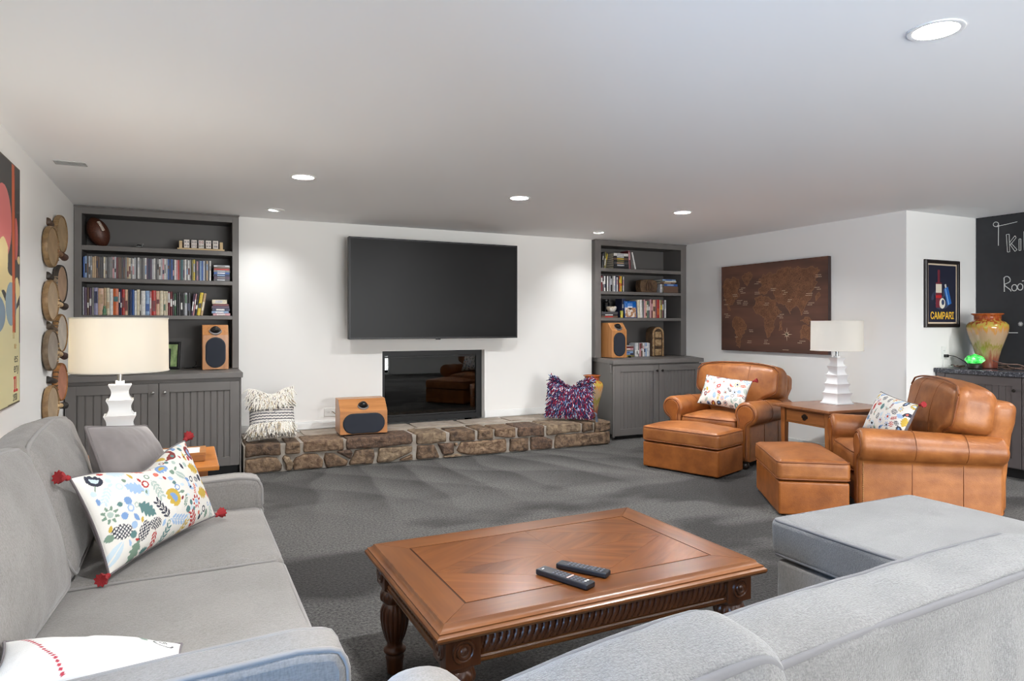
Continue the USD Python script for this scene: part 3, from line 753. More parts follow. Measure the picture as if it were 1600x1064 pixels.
bks = [('silver', .012, .25), ('purple', .020, .245), ('brown', .016, .245), ('purple', .018, .24), ('grey', .016, .245), ('lavender', .030, .245, 0, 'navy'), ('peach', .042, .240, 0, 'tan'), ('tan', .020, .245), ('cream', .024, .245, 0, 'tan'), ('white', .026, .238, 0, None), ('orange', .042, .240, 0, 'teal'),
       ('navy', .012, .238), ('purple', .012, .235), ('red', .022, .235, 0, 'maroon'), ('peach', .022, .235, 0, 'maroon'), ('dark grey', .012, .225), ('navy', .018, .235), ('blue', .018, .232), ('white', .018, .225), ('cream', .024, .235, 0, None), ('dark grey', .008, .2), ('white', .034, .225, 0, None), ('light blue', .034, .225, 0, 'blue'), ('pink', .014, .22), ('red', .036, .230, 0, 'maroon'),
       ('peach', .028, .225), ('cream', .030, .228, 0, None), ('cream', .018, .225, 0, 'green'), ('cream', .016, .225), ('maroon', .018, .22), ('maroon', .018, .222), ('dark grey', .014, .2), ('green', .014, .205), ('black', .018, .21), ('dark grey', .018, .215), ('black', .016, .215), ('dark grey', .014, .21), ('silver', .022, .215, 0, 'green'), ('black', .030, .215, 0, 'navy'),
       ('purple', .014, .205, 6), ('pink', .012, .205, 7), ('black', .020, .212, 7), ('yellow', .028, .218, 8, 'black'), ('tan', .022, .212, 9)]
ex = row('book', 'book', 'book', bks, -0.805, 7.045, SH[2][1] + E, None, 0.16, 'on the left bookcase', 'books on the lowest shelf of the left bookcase')
stack('book', 'book', 'book', [('pink', .022, .155, .01, 'white'), ('light blue', .020, .15, 0, 'white'), ('navy', .026, .155, .005, 'white'), ('purple', .022, .155, 0), ('maroon', .020, .14, .01), ('cream', .040, .13, .004, 'silver')], 0.245, 7.05, SH[2][1] + E, 0.2, 'at right end, left bookcase', 'stacked books on the left bookcase')

# right bookcase
row('book', 'book', 'slim book', [('dark grey', .014, .18, 4), ('black', .014, .20, 5), ('olive', .016, .20, 6), ('olive', .016, .185, 8, 'yellow')], 4.70, 7.05, SH[0][1] + E, None, 0.15, 'on the top right shelf', 'leaning books on the top right shelf')
stack('book', 'book', 'book', [('black', .026, .225, 0, None), ('black', .030, .225, .003, 'silver'), ('dark grey', .026, .222, 0, 'tan'), ('black', .026, .225, .002, 'olive'), ('brown', .024, .222, 0, 'yellow'), ('black', .024, .225, 0, 'white'), ('white', .034, .222, .002, 'silver')], 4.875, 7.05, SH[0][1] + E, 0.2, 'on the top right shelf', 'stacked books on the top right shelf')
one_book('book', 'maroon book leaning on the stack on the top right shelf', 'book', 'maroon', 5.112, 7.05, SH[0][1] + E, .030, .235, .17, 'pair of leaning books', -4, band='pink')
one_book('book', 'white book leaning furthest right on the top right shelf', 'book', 'white', 5.205, 7.05, SH[0][1] + E, .020, .22, .17, 'pair of leaning books', -14, band=None)
row('film_case', 'film case', 'film case', [('maroon', .022, .19, 0, 'white'), ('dark grey', .020, .2), ('white', .018, .19), ('black', .022, .2), ('white', .020, .19, 0, None), ('dark grey', .018, .19), ('silver', .016, .19), ('black', .022, .2, 0, 'silver'), ('grey', .018, .19), ('white', .026, .195, 0, 'silver'), ('navy', .020, .2), ('white', .018, .18, 0, 'pink'), ('black', .016, .19), ('orange', .022, .195, 0, 'yellow'), ('yellow', .020, .195, 0, 'orange'), ('black', .014, .19), ('white', .016, .19)],
    4.690, 7.05, SH[1][1] + E, None, 0.14, 'on the right bookcase', 'film cases on the right bookcase', soft=True)
stack('book', 'book', 'book', [('brown', .085, .24, .0, None), ('blue', .030, .22, .01, 'light blue'), ('brown', .022, .24, -.05, 'tan'), ('cream', .016, .19, .02, 'white'), ('light blue', .020, .22, -.02, 'blue')], 5.665, 7.05, SH[1][1] + E, 0.2, 'beside the carved box on the right bookcase', 'stacked books by the carved box')
one_book('book', 'slim silver book standing left of the stack beside the carved box', 'book', 'silver', 5.610, 7.05, SH[1][1] + E, .03, .11, .15, None, band='white')
ex = row('book', 'book', 'book', [('cream', .040, .232, -2, None), ('white', .034, .235, -2, None), ('dark grey', .022, .22), ('pink', .022, .235), ('peach', .020, .22), ('green', .024, .22), ('dark grey', .022, .22), ('pink', .020, .24), ('maroon', .026, .24, 0, 'pink'), ('peach', .042, .235, 0, 'brown'), ('maroon', .020, .24), ('red', .040, .24, 0, 'orange'), ('tan', .018, .235), ('olive', .026, .235, 0, 'yellow'), ('maroon', .020, .23), ('black', .018, .235), ('white', .026, .235, 0, 'silver')],
         5.250, 7.05, SH[2][1] + E, None, 0.17, 'on the third shelf of the right bookcase', 'upright books on the third right shelf')
z = stack('book', 'book', 'book', [('brown', .024, .25, .0, 'red'), ('black', .020, .24, .005, 'white'), ('dark grey', .030, .25, .0, None)], 4.69, 7.05, SH[2][1] + E, 0.2, 'under the bowl on the right bookcase', 'stacked books under the bowl')
stack('film_case', 'film case', 'film case', [('olive', .022, .16, .02, 'yellow'), ('navy', .024, .17, 0, 'light blue'), ('light blue', .022, .17, -.01, 'blue'), ('grey', .018, .165, 0), ('pink', .022, .17, -.004, 'white'), ('maroon', .020, .17, 0), ('grey', .016, .165, .004, 'silver')], 5.02, 7.06, CR + E, 0.14, 'beside the right shelf speaker', 'stacked film cases beside the speaker', soft=True)
row('film_case', 'film case', 'film case', [(c, .0225, rb.uniform(.17, .18), 0, b) for c, b in (('silver', 'white'), ('white', 'grey'), ('grey', 'white'), ('pink', 'maroon'), ('brown', 'silver'), ('white', 'pink'), ('silver', 'navy'), ('light blue', 'white'), ('white', 'silver'), ('silver', 'white'))],
    5.215, 7.06, CR + E, None, 0.13, 'on the right counter', 'film cases on the right counter', soft=True)

# ------------------------------------------------------------------ things on the shelves
OAKS = wood('speaker_cherry', S(196, 138, 84), S(170, 112, 62), 'z', 0.35, 22, coat=0.15)
OAKX = wood('speaker_cherry_across', S(190, 130, 78), S(164, 106, 58), 'x', 0.35, 22, coat=0.15)
GRILLE = mat('speaker_cloth', S(38, 42, 52), 0.9, bump=(900, 0.5, 0.001))
GLOSSBLK = mat('gloss_black', S(16, 16, 17), 0.12, spec=0.6)
SILVER = mat('silver_ring', S(196, 198, 202), 0.25, metal=0.9)


def speaker(label, x, y, z, w, h, d, rz, wide=False):
    t = thing('loudspeaker', label, 'loudspeaker', (x, y, z), rz)
    cut, run = (0.095, 0.085) if not wide else (0.11, 0.12)
    side = Polygon([(0, 0), (d, 0), (d, h), (run, h), (0, h - cut)])
    prof = np.array(side.exterior.coords)[:-1]
    if not side.exterior.is_ccw:
        prof = prof[::-1]
    body = rextrude(prof, w, 0.006, 2)
    part(t, 'cabinet', frame(body, (-w / 2, 0, 0), (0, 1, 0), (0, 0, 1), (1, 0, 0)), OAKS if not wide else OAKX, 25)
    if wide:
        gw, gh, gz = w * 0.86, h * 0.56, h * 0.31
    else:
        gw, gh, gz = w * 0.72, h * 0.66, h * 0.38
    r = min(gw, gh) / 2
    st = LineString([(-gw / 2 + r, 0), (gw / 2 - r, 0)]) if wide else LineString([(0, -gh / 2 + r), (0, gh / 2 - r)])
    g = part(t, 'grille', frame(rextrude(outline(st.buffer(r, 24), 72), 0.012, 0.005, 3), (0, 0.0, gz), (1, 0, 0), (0, 0, 1), (0, -1, 0)), GRILLE, 40)
    part(t, 'grille_rim', frame(rextrude(outline(st.buffer(r + 0.006, 24), 72), 0.005, 0.002, 2), (0, 0, gz), (1, 0, 0), (0, 0, 1), (0, -1, 0)), BLACK, 40)
    L = math.hypot(run, cut); up = np.array([0, run / L, cut / L]); nn = np.array([0, -cut / L, run / L])
    o = np.array([0, 0, h - cut]) + up * L * 0.45
    part(t, 'tweeter_plate', frame(rextrude(outline(Point(0, 0).buffer(0.047, 24), 48), 0.006, 0.003, 2), o, (1, 0, 0), up, nn), BLACK, 40)
    part(t, 'tweeter', frame(lathe([(0.036, 0.006), (0.037, 0.014), (0.033, 0.026), (0.022, 0.038), (0.010, 0.043), (0, 0.044)], 32), o, (1, 0, 0), up, nn), GLOSSBLK, 40)
    cr = Point(0, 0).buffer(0.056, 24).difference(Point(0, 0.012).buffer(0.052, 24)).intersection(sbox(-0.06, -0.06, 0.06, 0.0))
    part(t, 'collar', frame(extrude(cr, 0.014), o - up * 0.004, (1, 0, 0), up, nn), SILVER, 30)
    for sx in (-1, 1):
        for yy in (0.03, d - 0.03):
            part(t, 'rubber_foot', mv(lathe([(0.009, -0.004), (0.010, 0.001)], 12), sx * (w / 2 - 0.03), yy, 0), BLACK)
    return t


speaker('small cherry wood loudspeaker standing on the left cabinet counter', 0.272, 6.86, CZ + 0.006, 0.225, 0.415, 0.28, 0)
speaker('small cherry wood loudspeaker standing on the right cabinet counter', 4.83, 6.86, CR + 0.006, 0.225, 0.43, 0.28, 0)
speaker('wide cherry wood centre loudspeaker lying on the stone hearth', 1.585, 6.525, HZ + 0.013, 0.46, 0.33, 0.30, -3, True)

# football
fb = thing('football', 'brown leather american football leaning in the corner of the top left shelf', 'football', (-0.70, 7.20, SH[0][1] + E))
FBL = mat('football_leather', S(92, 52, 36), 0.45, var=(80, S(70, 38, 26), 3.0), bump=(400, 0.6, 0.001))
pr = [(0.088 * math.cos(a) ** 1.25 if abs(a) < 1.57 else 0, 0.142 * math.sin(a)) for a in np.linspace(-math.pi / 2, math.pi / 2, 33)]
fm = lathe([(max(r, 0), z) for r, z in pr], 40)
AX = np.array([-0.36, 0.0, 0.93]); AX /= np.linalg.norm(AX); FN = np.array([0.5, -0.85, 0.2]); FN -= AX * (FN @ AX); FN /= np.linalg.norm(FN); FX = np.cross(AX, FN)
o = (0, 0, 0.137)
part(fb, 'ball', frame(fm, o, FN, -FX, AX), FBL, True)
lc = []
for k in range(8):
    zz = -0.035 + 0.012 * k + 0.03; rr = 0.088 * math.cos(math.asin(zz / 0.142)) ** 1.25 + 0.001
    lc.append(rbox(rr - 0.001, rr + 0.003, -0.014, 0.014, zz - 0.003, zz + 0.003, 0.001, 1))
zz = np.linspace(-0.012, 0.085, 12); rr = 0.088 * np.cos(np.arcsin(zz / 0.142)) ** 1.25 + 0.0015
lc.append(tube(np.stack([rr, zz * 0, zz], 1), 0.0022, 6))
part(fb, 'laces', frame(cat(lc), o, FN, -FX, AX), mat('lace_white', S(226, 214, 200), 0.8), label='white laces')
for s in (-1, 1):
    a = np.linspace(-1.2, 1.2, 30)
    part(fb, 'seam', frame(tube(np.stack([(0.088 * np.cos(a) ** 1.25) * math.cos(s * 1.57), (0.088 * np.cos(a) ** 1.25) * math.sin(s * 1.57), 0.142 * np.sin(a)], 1), 0.0012, 5), o, FN, -FX, AX), mat('football_seam', S(50, 28, 20), 0.6) if s < 0 else '/World/Looks/football_seam')

# glass trinket, tile rack with five printed tiles
CLEARGLASS = usdkit.material(stage, '/World/Looks/clear_glass', {'p': ('principled_bsdf', dict(base_color=(0.93, 0.97, 0.97), roughness=0.05, transmission_weight=1.0, ior=1.5))}, [], surface='p.BSDF')
g = thing('glass_bird', 'small clear glass bird figure on the top left shelf', 'figurine', (-0.365, 7.10, SH[0][1] + E))
part(g, 'body', rot(mv(lathe([(0.0, -0.03), (0.010, -0.024), (0.016, -0.006), (0.014, 0.01), (0.006, 0.024), (0.0, 0.028)], 20), z=0.0), (0, 1, 0), 84, (0, 0, 0)), CLEARGLASS, True)
part(g, 'tail', frame(rextrude(outline(Polygon([(0.012, 0), (0.038, 0.035), (0.026, 0.04), (0.0, 0.008)]), 24), 0.006, 0.002), (0.0, 0.003, 0.003), (1, 0, 0), (0, 0, 1), (0, -1, 0)), CLEARGLASS)
gm = UsdGeom.Mesh.Get(stage, g.path + '/body'); gp = np.array(gm.GetPointsAttr().Get()); gp[:, 2] -= gp[:, 2].min(); gm.GetPointsAttr().Set(Vt.Vec3fArray.FromNumpy(gp.astype(np.float32)))
PINE = wood('pale_pine', S(226, 200, 156), S(204, 172, 124), 'x', 0.5, 30)
tr = thing('tile_rack', 'pale wooden display rack holding five tiles on the top left shelf', 'rack', (0.155, 7.09, SH[0][1] + E), -2)
part(tr, 'base', rbox(-0.205, 0.205, -0.03, 0.03, 0, 0.016, 0.002), PINE)
part(tr, 'post', rbox(-0.19, -0.163, -0.012, 0.012, 0.016, 0.085, 0.002), PINE)
part(tr, 'post', rbox(0.163, 0.19, -0.012, 0.012, 0.016, 0.085, 0.002), PINE)
part(tr, 'backboard', rbox(-0.163, 0.163, 0.008, 0.014, 0.016, 0.07, 0.002), mat('walnut_dark', S(66, 48, 36), 0.5))
TILE = mat('tile_ivory', S(232, 222, 214), 0.35)
INKS = [mat('ink_navy', S(58, 62, 90), 0.6), mat('ink_grey', S(96, 88, 92), 0.6), mat('ink_red', S(150, 58, 66), 0.6), mat('ink_green', S(60, 92, 78), 0.6)]
TL = ['dark round marks', 'grey paired marks', 'a red and a dark mark', 'dark blue marks', 'slim grey bars']
for i in range(5):
    tt = thing('printed_tile', 'ivory tile printed with %s, %s of five in the rack' % (TL[i], ['leftmost', 'second', 'middle', 'fourth', 'rightmost'][i]), 'tile', (0.155 - 0.125 + 0.0625 * i, 7.083 - 0.002 * i, SH[0][1] + 0.0195), -2, group='printed tiles in the rack')
    part(tt, 'tile', rbox(-0.024, 0.024, -0.016, 0.003, 0, 0.078, 0.004), TILE)
    pm = []
    for r_ in range(2):
        for c_ in range(2 if i < 4 else 3):
            xx = -0.011 + (0.022 if i < 4 else 0.011) * c_; zz = 0.022 + 0.034 * r_
            sh = Point(0, 0).buffer(0.007, 6) if i in (0, 3) else sbox(-0.007 if i < 4 else -0.003, -0.010, 0.007 if i < 4 else 0.003, 0.010)
            m = frame(extrude(sh.difference(sh.buffer(-0.0035)), 0.0006), (xx, -0.016, zz), (1, 0, 0), (0, 0, 1), (0, -1, 0)); pm.append((r_, m))
    part(tt, 'upper_print', cat([m for r_, m in pm if r_]), INKS[(0, 1, 2, 0, 1)[i]], kind='stuff')
    part(tt, 'lower_print', cat([m for r_, m in pm if not r_]), INKS[(0, 1, 3, 1, 0)[i]], kind='stuff')

# framed photographs at the back of the left counter (flat prints: green garden, blue lake)
PRINT = mat('photo_print', (0.5, 0.5, 0.5), 0.25, attr=True)


def photo(label, x, y, z, w, h, rz, fn, fw=0.022, fm=BLACK, name='photo_frame', lean=12):
    t = thing(name, label, 'photo frame', (x, y, z), rz)
    R = lambda m: rot(m, (1, 0, 0), -lean)
    fr = moulding(-w / 2 + fw, w / 2 - fw, fw, h - fw, [(0, 0.0), (0, 0.010), (fw * 0.4, 0.014), (fw, 0.012), (fw, -0.006), (0, -0.006)])
    part(t, 'frame', R(frame(fr, (0, 0, 0), (1, 0, 0), (0, 0, 1), (0, -1, 0))), fm, False)
    u, v = np.meshgrid(np.linspace(0, 1, 30), np.linspace(0, 1, 36), indexing='ij')
    P = np.stack([-w / 2 + fw + u * (w - 2 * fw), u * 0 - 0.003, fw + v * (h - 2 * fw)], -1).reshape(-1, 3)
    part(t, 'print', R((P, grid_faces(30, 36))), PRINT, color=fn(u.ravel(), v.ravel()))
    part(t, 'easel_back', R(box(-w / 2 + 0.01, w / 2 - 0.01, 0.0, 0.006, 0.01, h - 0.01)), BLACK)
    part(t, 'stand', rot(box(-0.02, 0.02, 0.004, 0.008, 0.012, h * 0.6), (1, 0, 0), 12, (0, 0.03, h * 0.6)), BLACK)
    return t


def ph_green(u, v):
    n = meshkit.fbm(np.stack([u * 6, v * 6, u * 0], -1), 3, 2)[:, None]
    return np.array(S(70, 110, 60)) * (1 - n) + np.array(S(190, 210, 150)) * n


def ph_lake(u, v):
    n = meshkit.fbm(np.stack([u * 5, v * 4, u * 0], -1), 3, 5)
    c = np.where((v > 0.72)[:, None], S(225, 230, 238), np.where((v + n * 0.3 > 0.6)[:, None], S(96, 140, 190), np.where((v > 0.3)[:, None], S(50, 70, 88), S(170, 170, 70))))
    return c


photo('black framed green garden photograph at the back of the left counter', -0.13, 7.17, CZ + 0.002, 0.20, 0.26, -14, ph_green)
photo('smaller black framed lake photograph standing before the garden photograph', -0.19, 7.02, CZ + 0.002, 0.16, 0.20, -12, ph_lake)
fg = thing('figurine', 'tiny green figurine standing before the books on the left bookcase', 'figurine', (-0.635, 7.036, SH[2][1] + E))
GRN = mat('green_glaze', S(74, 124, 96), 0.3, var=(30, S(120, 150, 110), 2.0))
part(fg, 'body', lathe([(0.018, 0.0), (0.019, 0.004), (0.014, 0.015), (0.016, 0.04), (0.011, 0.06), (0.005, 0.064), (0.0, 0.0645)], 20), GRN, True)
part(fg, 'head', mv(lathe([(0.0, -0.011), (0.009, -0.007), (0.011, 0), (0.008, 0.008), (0.0, 0.011)], 16), z=0.073), GRN, True)
fgm = None

# right shelf pieces: carved box, bowl, jar, picture, arched casket
CARV = mat('carved_wood', S(112, 86, 60), 0.7, var=(26, S(70, 50, 34), 5.0), bump=(70, 1.0, 0.008))
cx = thing('carved_box', 'brown carved wooden box with a rounded top on the right bookcase', 'box', (5.44, 7.12, SH[1][1] + E))
sil = Polygon([(-0.125, 0), (0.125, 0), (0.14, 0.08), (0.13, 0.15), (0.07, 0.165), (-0.07, 0.165), (-0.13, 0.15), (-0.14, 0.08)]).buffer(-0.012).buffer(0.012)
part(cx, 'body', frame(rextrude(outline(sil, 60), 0.11, 0.008), (0, 0.055, 0), (1, 0, 0), (0, 0, 1), (0, -1, 0)), CARV)
for k, (sx, w) in enumerate(((-0.035, 0.012), (0.0, 0.012), (0.035, 0.012))):
    part(cx, 'carved_rib', frame(rextrude(outline(LineString([(sx, 0.03), (sx * 1.25, 0.08), (sx * 0.5, 0.14)]).buffer(0.011, 6), 40), 0.010, 0.004), (0, -0.055, 0), (1, 0, 0), (0, 0, 1), (0, -1, 0)), mat('carved_wood_dark', S(74, 52, 36), 0.7) if k == 0 else '/World/Looks/carved_wood_dark')
bw = thing('bowl', 'round tan and white bowl standing on the stacked books, right bookcase', 'bowl', (4.895, 7.13, z))
part(bw, 'bowl', lathe([(0.03, 0.0), (0.045, 0.004), (0.066, 0.035), (0.068, 0.062), (0.062, 0.068), (0.058, 0.06), (0.0, 0.012)], 32, cap=False), mat('bowl_glaze', S(176, 160, 140), 0.35, var=(9, S(222, 216, 208), 2.0, 0.45, 0.55)), True)
jr = thing('jar', 'black lidded jar behind the bowl on the right bookcase', 'jar', (4.90, 7.26, z))
part(jr, 'jar', lathe([(0.04, 0.0), (0.048, 0.01), (0.048, 0.11), (0.036, 0.13), (0.036, 0.14)], 28), GLOSSBLK)
part(jr, 'lid', lathe([(0.042, 0.14), (0.043, 0.158), (0.036, 0.164), (0.0, 0.166)], 28), BLACK)
gl = single('drinking_glass', 'small green and yellow glass beside the bowl on the right bookcase', 'glass', mv(lathe([(0.016, 0.0), (0.018, 0.002), (0.021, 0.09), (0.019, 0.09), (0.016, 0.006), (0.0, 0.006)], 24, cap=False), 5.005, 7.06, SH[2][1] + E), mat('glass_print', S(120, 140, 60), 0.3, var=(40, S(210, 180, 60), 2.0)))


def ph_horse(u, v):
    n = meshkit.fbm(np.stack([u * 5, v * 5, u * 0 + 3], -1), 3, 8)
    c = np.where((v > 0.62)[:, None], np.array(S(70, 120, 190)) + (n[:, None] - 0.5) * 0.3, np.where((n > 0.52)[:, None], S(226, 214, 204), S(176, 132, 98)))
    c = np.where(((np.abs(u - 0.5) < 0.22) & (np.abs(v - 0.66) < 0.05))[:, None], S(214, 228, 244), c)
    return np.clip(c, 0, 1)


photo('blue and tan picture standing face out among the books, right bookcase', 5.145, 7.06, SH[2][1] + E, 0.19, 0.215, 0, ph_horse, fw=0.006, fm=BK['blue'], name='picture', lean=6)
bc = one_book('book', 'dark blue book standing behind the blue and tan picture', 'book', 'navy', 5.04, 7.10, SH[2][1] + E, .05, .245, .15, None, band='white')
ac = thing('arched_casket', 'tall arched wooden casket with pale carved front on the right counter', 'casket', (5.555, 7.10, CR + E))
AC1 = mat('casket_wood', S(92, 70, 48), 0.5, var=(18, S(58, 42, 30), 4.0)); AC2 = mat('casket_pale', S(178, 150, 112), 0.45, var=(30, S(130, 98, 62), 4.0), bump=(60, 0.6, 0.004))
arch = lambda w, h: outline(unary_union([sbox(-w, 0, w, h - w), Point(0, h - w).buffer(w, 24)]), 72)
part(ac, 'body', frame(rextrude(arch(0.092, 0.385), 0.14, 0.006), (0, 0.07, 0), (1, 0, 0), (0, 0, 1), (0, -1, 0)), AC1)
ring = Polygon(arch(0.088, 0.38)).difference(Polygon(arch(0.068, 0.357)))
part(ac, 'arch_moulding', frame(extrude(ring, 0.012), (0, -0.070, 0.002), (1, 0, 0), (0, 0, 1), (0, -1, 0)), AC2)
for zz in (0.012, 0.135, 0.235):
    part(ac, 'carved_panel', frame(rextrude(outline(sbox(-0.05, zz, 0.05, zz + 0.085).buffer(-0.01).buffer(0.01), 40), 0.010, 0.004), (0, -0.070, 0), (1, 0, 0), (0, 0, 1), (0, -1, 0)), AC2)
for zz in (0.107, 0.225):
    part(ac, 'band', box(-0.091, 0.091, -0.080, 0.0, zz, zz + 0.020), AC1)
sd = single('cable_box', 'tiny black cable box on the right counter beside the speaker', 'box', mv(rbox(0, 0.03, 0, 0.03, 0, 0.022, 0.006), 5.01, 6.90, CR + E), BLACK)
part_c = [(0.11, 7.16, CZ + .008), (0.02, 7.13, CZ + .008), (0.0, 7.2, CZ + .008), (0.1, 7.3, CZ + .008), (0.11, 7.38, CZ + .06)]
single('speaker_cable', 'thin dark cable on the counter left of the left shelf speaker', 'cable', tube(np.array([np.array(trimesh.path.simplify.resample_spline(np.array(part_c), count=30))]).reshape(-1, 3), 0.0025, 6), BLACK)

# ------------------------------------------------------------------ coffee table
WT1, WT2 = S(122, 73, 34), S(80, 43, 19)
TOPX = wood('table_wood_along', WT1, WT2, 'x', 0.30, 9, coat=0.0, bump=0.0)
TOPY = wood('table_wood_across', WT1, WT2, 'y', 0.30, 9, coat=0.0, bump=0.0)
VEN = [mat('table_veneer_%d' % i, S(158, 94, 50), 0.22, var=(6, S(98, 50, 24), 6.0, 0.28, 0.75), coat=0.4, stretch=st, distort=1.2) for i, st in enumerate([(0.2, 1.0, 1.0), (1.0, 0.25, 1.0)])]


def diag(name, ang):
    """veneer with its grain at an angle"""
    return usdkit.material(stage, '/World/Looks/' + name, {
        'tc': ('texture_coordinate', {}), 'm': ('mapping', dict(rotation=(0, 0, math.radians(ang)), scale=(1, 1, 1))), 'm2': ('mapping', dict(scale=(0.12, 1, 1))),
        'n': ('noise_texture', dict(scale=13.0, detail=6.0, roughness=0.6, distortion=0.8)), 'r': ('rgb_ramp', dict(ramp=[(0.28, S(88, 48, 22)), (0.5, S(114, 66, 31)), (0.74, S(132, 80, 40))])),
        'p': ('principled_bsdf', dict(roughness=0.24, coat_weight=0.25, coat_roughness=0.2))},
        [('tc.object', 'm.vector'), ('m.vector', 'm2.vector'), ('m2.vector', 'n.vector'), ('n.fac', 'r.fac'), ('r.color', 'p.base_color')], surface='p.BSDF')


DG = [diag('table_veneer_rising', -32), diag('table_veneer_falling', 32)]
WDARK = wood('table_wood_dark', S(108, 62, 34), S(66, 36, 20), 'x', 0.3, 12, coat=0.2)
WLEG = wood('table_leg_wood', S(102, 58, 32), S(60, 32, 18), 'z', 0.3, 14, coat=0.25)
CTX, CTY, CTL, CTW, CTZ = 1.272, 2.205, 1.265, 0.845, 0.482
ct = thing('coffee_table', 'large low carved brown wooden coffee table with inlaid polished top on reeded legs', 'coffee table', (CTX, CTY, 0))
hx_, hy_ = CTL / 2, CTW / 2
ins = 0.034                                  # the flat top lies within the moulded edge
ax, ay = hx_ - ins, hy_ - ins; bw_ = 0.105   # border boards
edge = [(-0.03, CTZ - 0.046), (-0.012, CTZ - 0.046), (-0.004, CTZ - 0.044), (0.0, CTZ - 0.036), (-0.001, CTZ - 0.029), (-0.007, CTZ - 0.025), (-0.009, CTZ - 0.022), (-0.009, CTZ - 0.018), (-0.013, CTZ - 0.016), (-0.020, CTZ - 0.013), (-0.026, CTZ - 0.008), (-0.028, CTZ - 0.003), (-0.031, CTZ), (-0.036, CTZ), (-0.036, CTZ - 0.02)]
part(ct, 'edge_moulding', moulding(-hx_, hx_, -hy_, hy_, edge), TOPX, 30)
part(ct, 'top_core', box(-ax, ax, -ay, ay, CTZ - 0.046, CTZ - 0.008), WDARK)
g = 0.0006
for nm, poly, m in (('border_board', [(-ax, -ay), (ax, -ay), (ax - bw_, -ay + bw_), (-ax + bw_, -ay + bw_)], TOPX), ('border_board', [(ax, ay), (-ax, ay), (-ax + bw_, ay - bw_), (ax - bw_, ay - bw_)], TOPX),
                    ('border_board', [(-ax, ay), (-ax, -ay), (-ax + bw_, -ay + bw_), (-ax + bw_, ay - bw_)], TOPY), ('border_board', [(ax, -ay), (ax, ay), (ax - bw_, ay - bw_), (ax - bw_, -ay + bw_)], TOPY)):
    part(ct, nm, extrude(Polygon(poly).buffer(-g, join_style=2), 0.0075, CTZ - 0.0078), m)
qx, qy = ax - bw_, ay - bw_
part(ct, 'inlay_line', extrude(sbox(-qx, -qy, qx, qy).difference(sbox(-qx + 0.006, -qy + 0.006, qx - 0.006, qy - 0.006)), 0.0062, CTZ - 0.0078), mat('inlay_dark', S(60, 30, 16), 0.25, coat=0.3))
qx, qy = qx - 0.006, qy - 0.006
dd = [(qx, 0), (0, qy), (-qx, 0), (0, -qy)]
for k in range(4):                            # a diamond of four book-matched veneers within four corner veneers
    sx, sy = [(1, 1), (-1, 1), (-1, -1), (1, -1)][k]
    part(ct, 'veneer', extrude(Polygon([(0, 0), (sx * qx, 0), (0, sy * qy)]).buffer(-g / 2, join_style=2), 0.0074, CTZ - 0.0078), DG[0 if sx * sy > 0 else 1])
    part(ct, 'veneer', extrude(Polygon([(sx * qx, sy * qy), (sx * qx, 0), (0, sy * qy)]).buffer(-g / 2, join_style=2), 0.0074, CTZ - 0.0078), DG[1 if sx * sy > 0 else 0])
az0, az1 = 0.338, CTZ - 0.044                 # apron
lx, ly, bl = hx_ - 0.095, hy_ - 0.095, 0.056


def gadroon(L, z0, z1, pitch=0.024):
    n = int(L / pitch); pitch = L / n
    s, t = np.linspace(0, L, n * 9 + 1), np.linspace(0, 1, 9)
    A, B = np.meshgrid(s, t, indexing='ij')
    ph = (A / pitch + 0.9 * B + 0.35 * np.sin(B * 3.1)) % 1.0
    h = np.sin(math.pi * ph) ** 0.55 * (0.35 + 0.65 * np.sin(math.pi * np.clip(B * 0.9 + 0.08, 0, 1)))
    V = np.stack([A, 0.013 * h, z0 + (z1 - z0) * B], -1).reshape(-1, 3)
    return V, grid_faces(len(s), 9)


for sx, sy, L, ang in ((0, -1, 2 * (lx - bl), 180), (0, 1, 2 * (lx - bl), 0), (-1, 0, 2 * (ly - bl), 90), (1, 0, 2 * (ly - bl), -90)):
    off = (hy_ - 0.060) if sy else (hx_ - 0.060)
    T2 = lambda m: rot(mv(m, -L / 2, off, 0), (0, 0, 1), ang)
    part(ct, 'apron_board', T2(box(0, L, -0.03, 0.001, az0, az1)), WDARK)
    part(ct, 'carved_band', T2(gadroon(L, az0 + 0.024, az1 - 0.002)), WDARK, 45, label='carved gadroon band')
    part(ct, 'bead_moulding', T2(frame(extrude(Polygon([(0, 0), (0.008, 0.0), (0.013, 0.004), (0.013, 0.009), (0.008, 0.012), (0.010, 0.015), (0.007, 0.02), (0, 0.022)]), L), (0, 0, az0), (0, 1, 0), (0, 0, 1), (1, 0, 0))), TOPX)
prof = [(0.028, 0.0), (0.030, 0.004), (0.034, 0.05), (0.037, 0.062), (0.033, 0.068), (0.033, 0.074), (0.041, 0.080), (0.044, 0.087), (0.041, 0.094), (0.034, 0.098), (0.030, 0.106), (0.031, 0.118), (0.040, 0.14), (0.050, 0.175), (0.055, 0.21), (0.054, 0.24), (0.046, 0.262), (0.040, 0.270), (0.047, 0.276), (0.054, 0.284), (0.056, 0.298), (0.052, 0.312), (0.046, 0.320), (0.05, 0.326), (0.05, 0.336)]
pr = [(r, z) for r, z in prof]
fine = []
for (r0, z0), (r1, z1) in zip(pr[:-1], pr[1:]):
    k = max(1, int((z1 - z0) / 0.006)); fine += [(r0 + (r1 - r0) * i / k, z0 + (z1 - z0) * i / k) for i in range(k)]
fine.append(pr[-1])


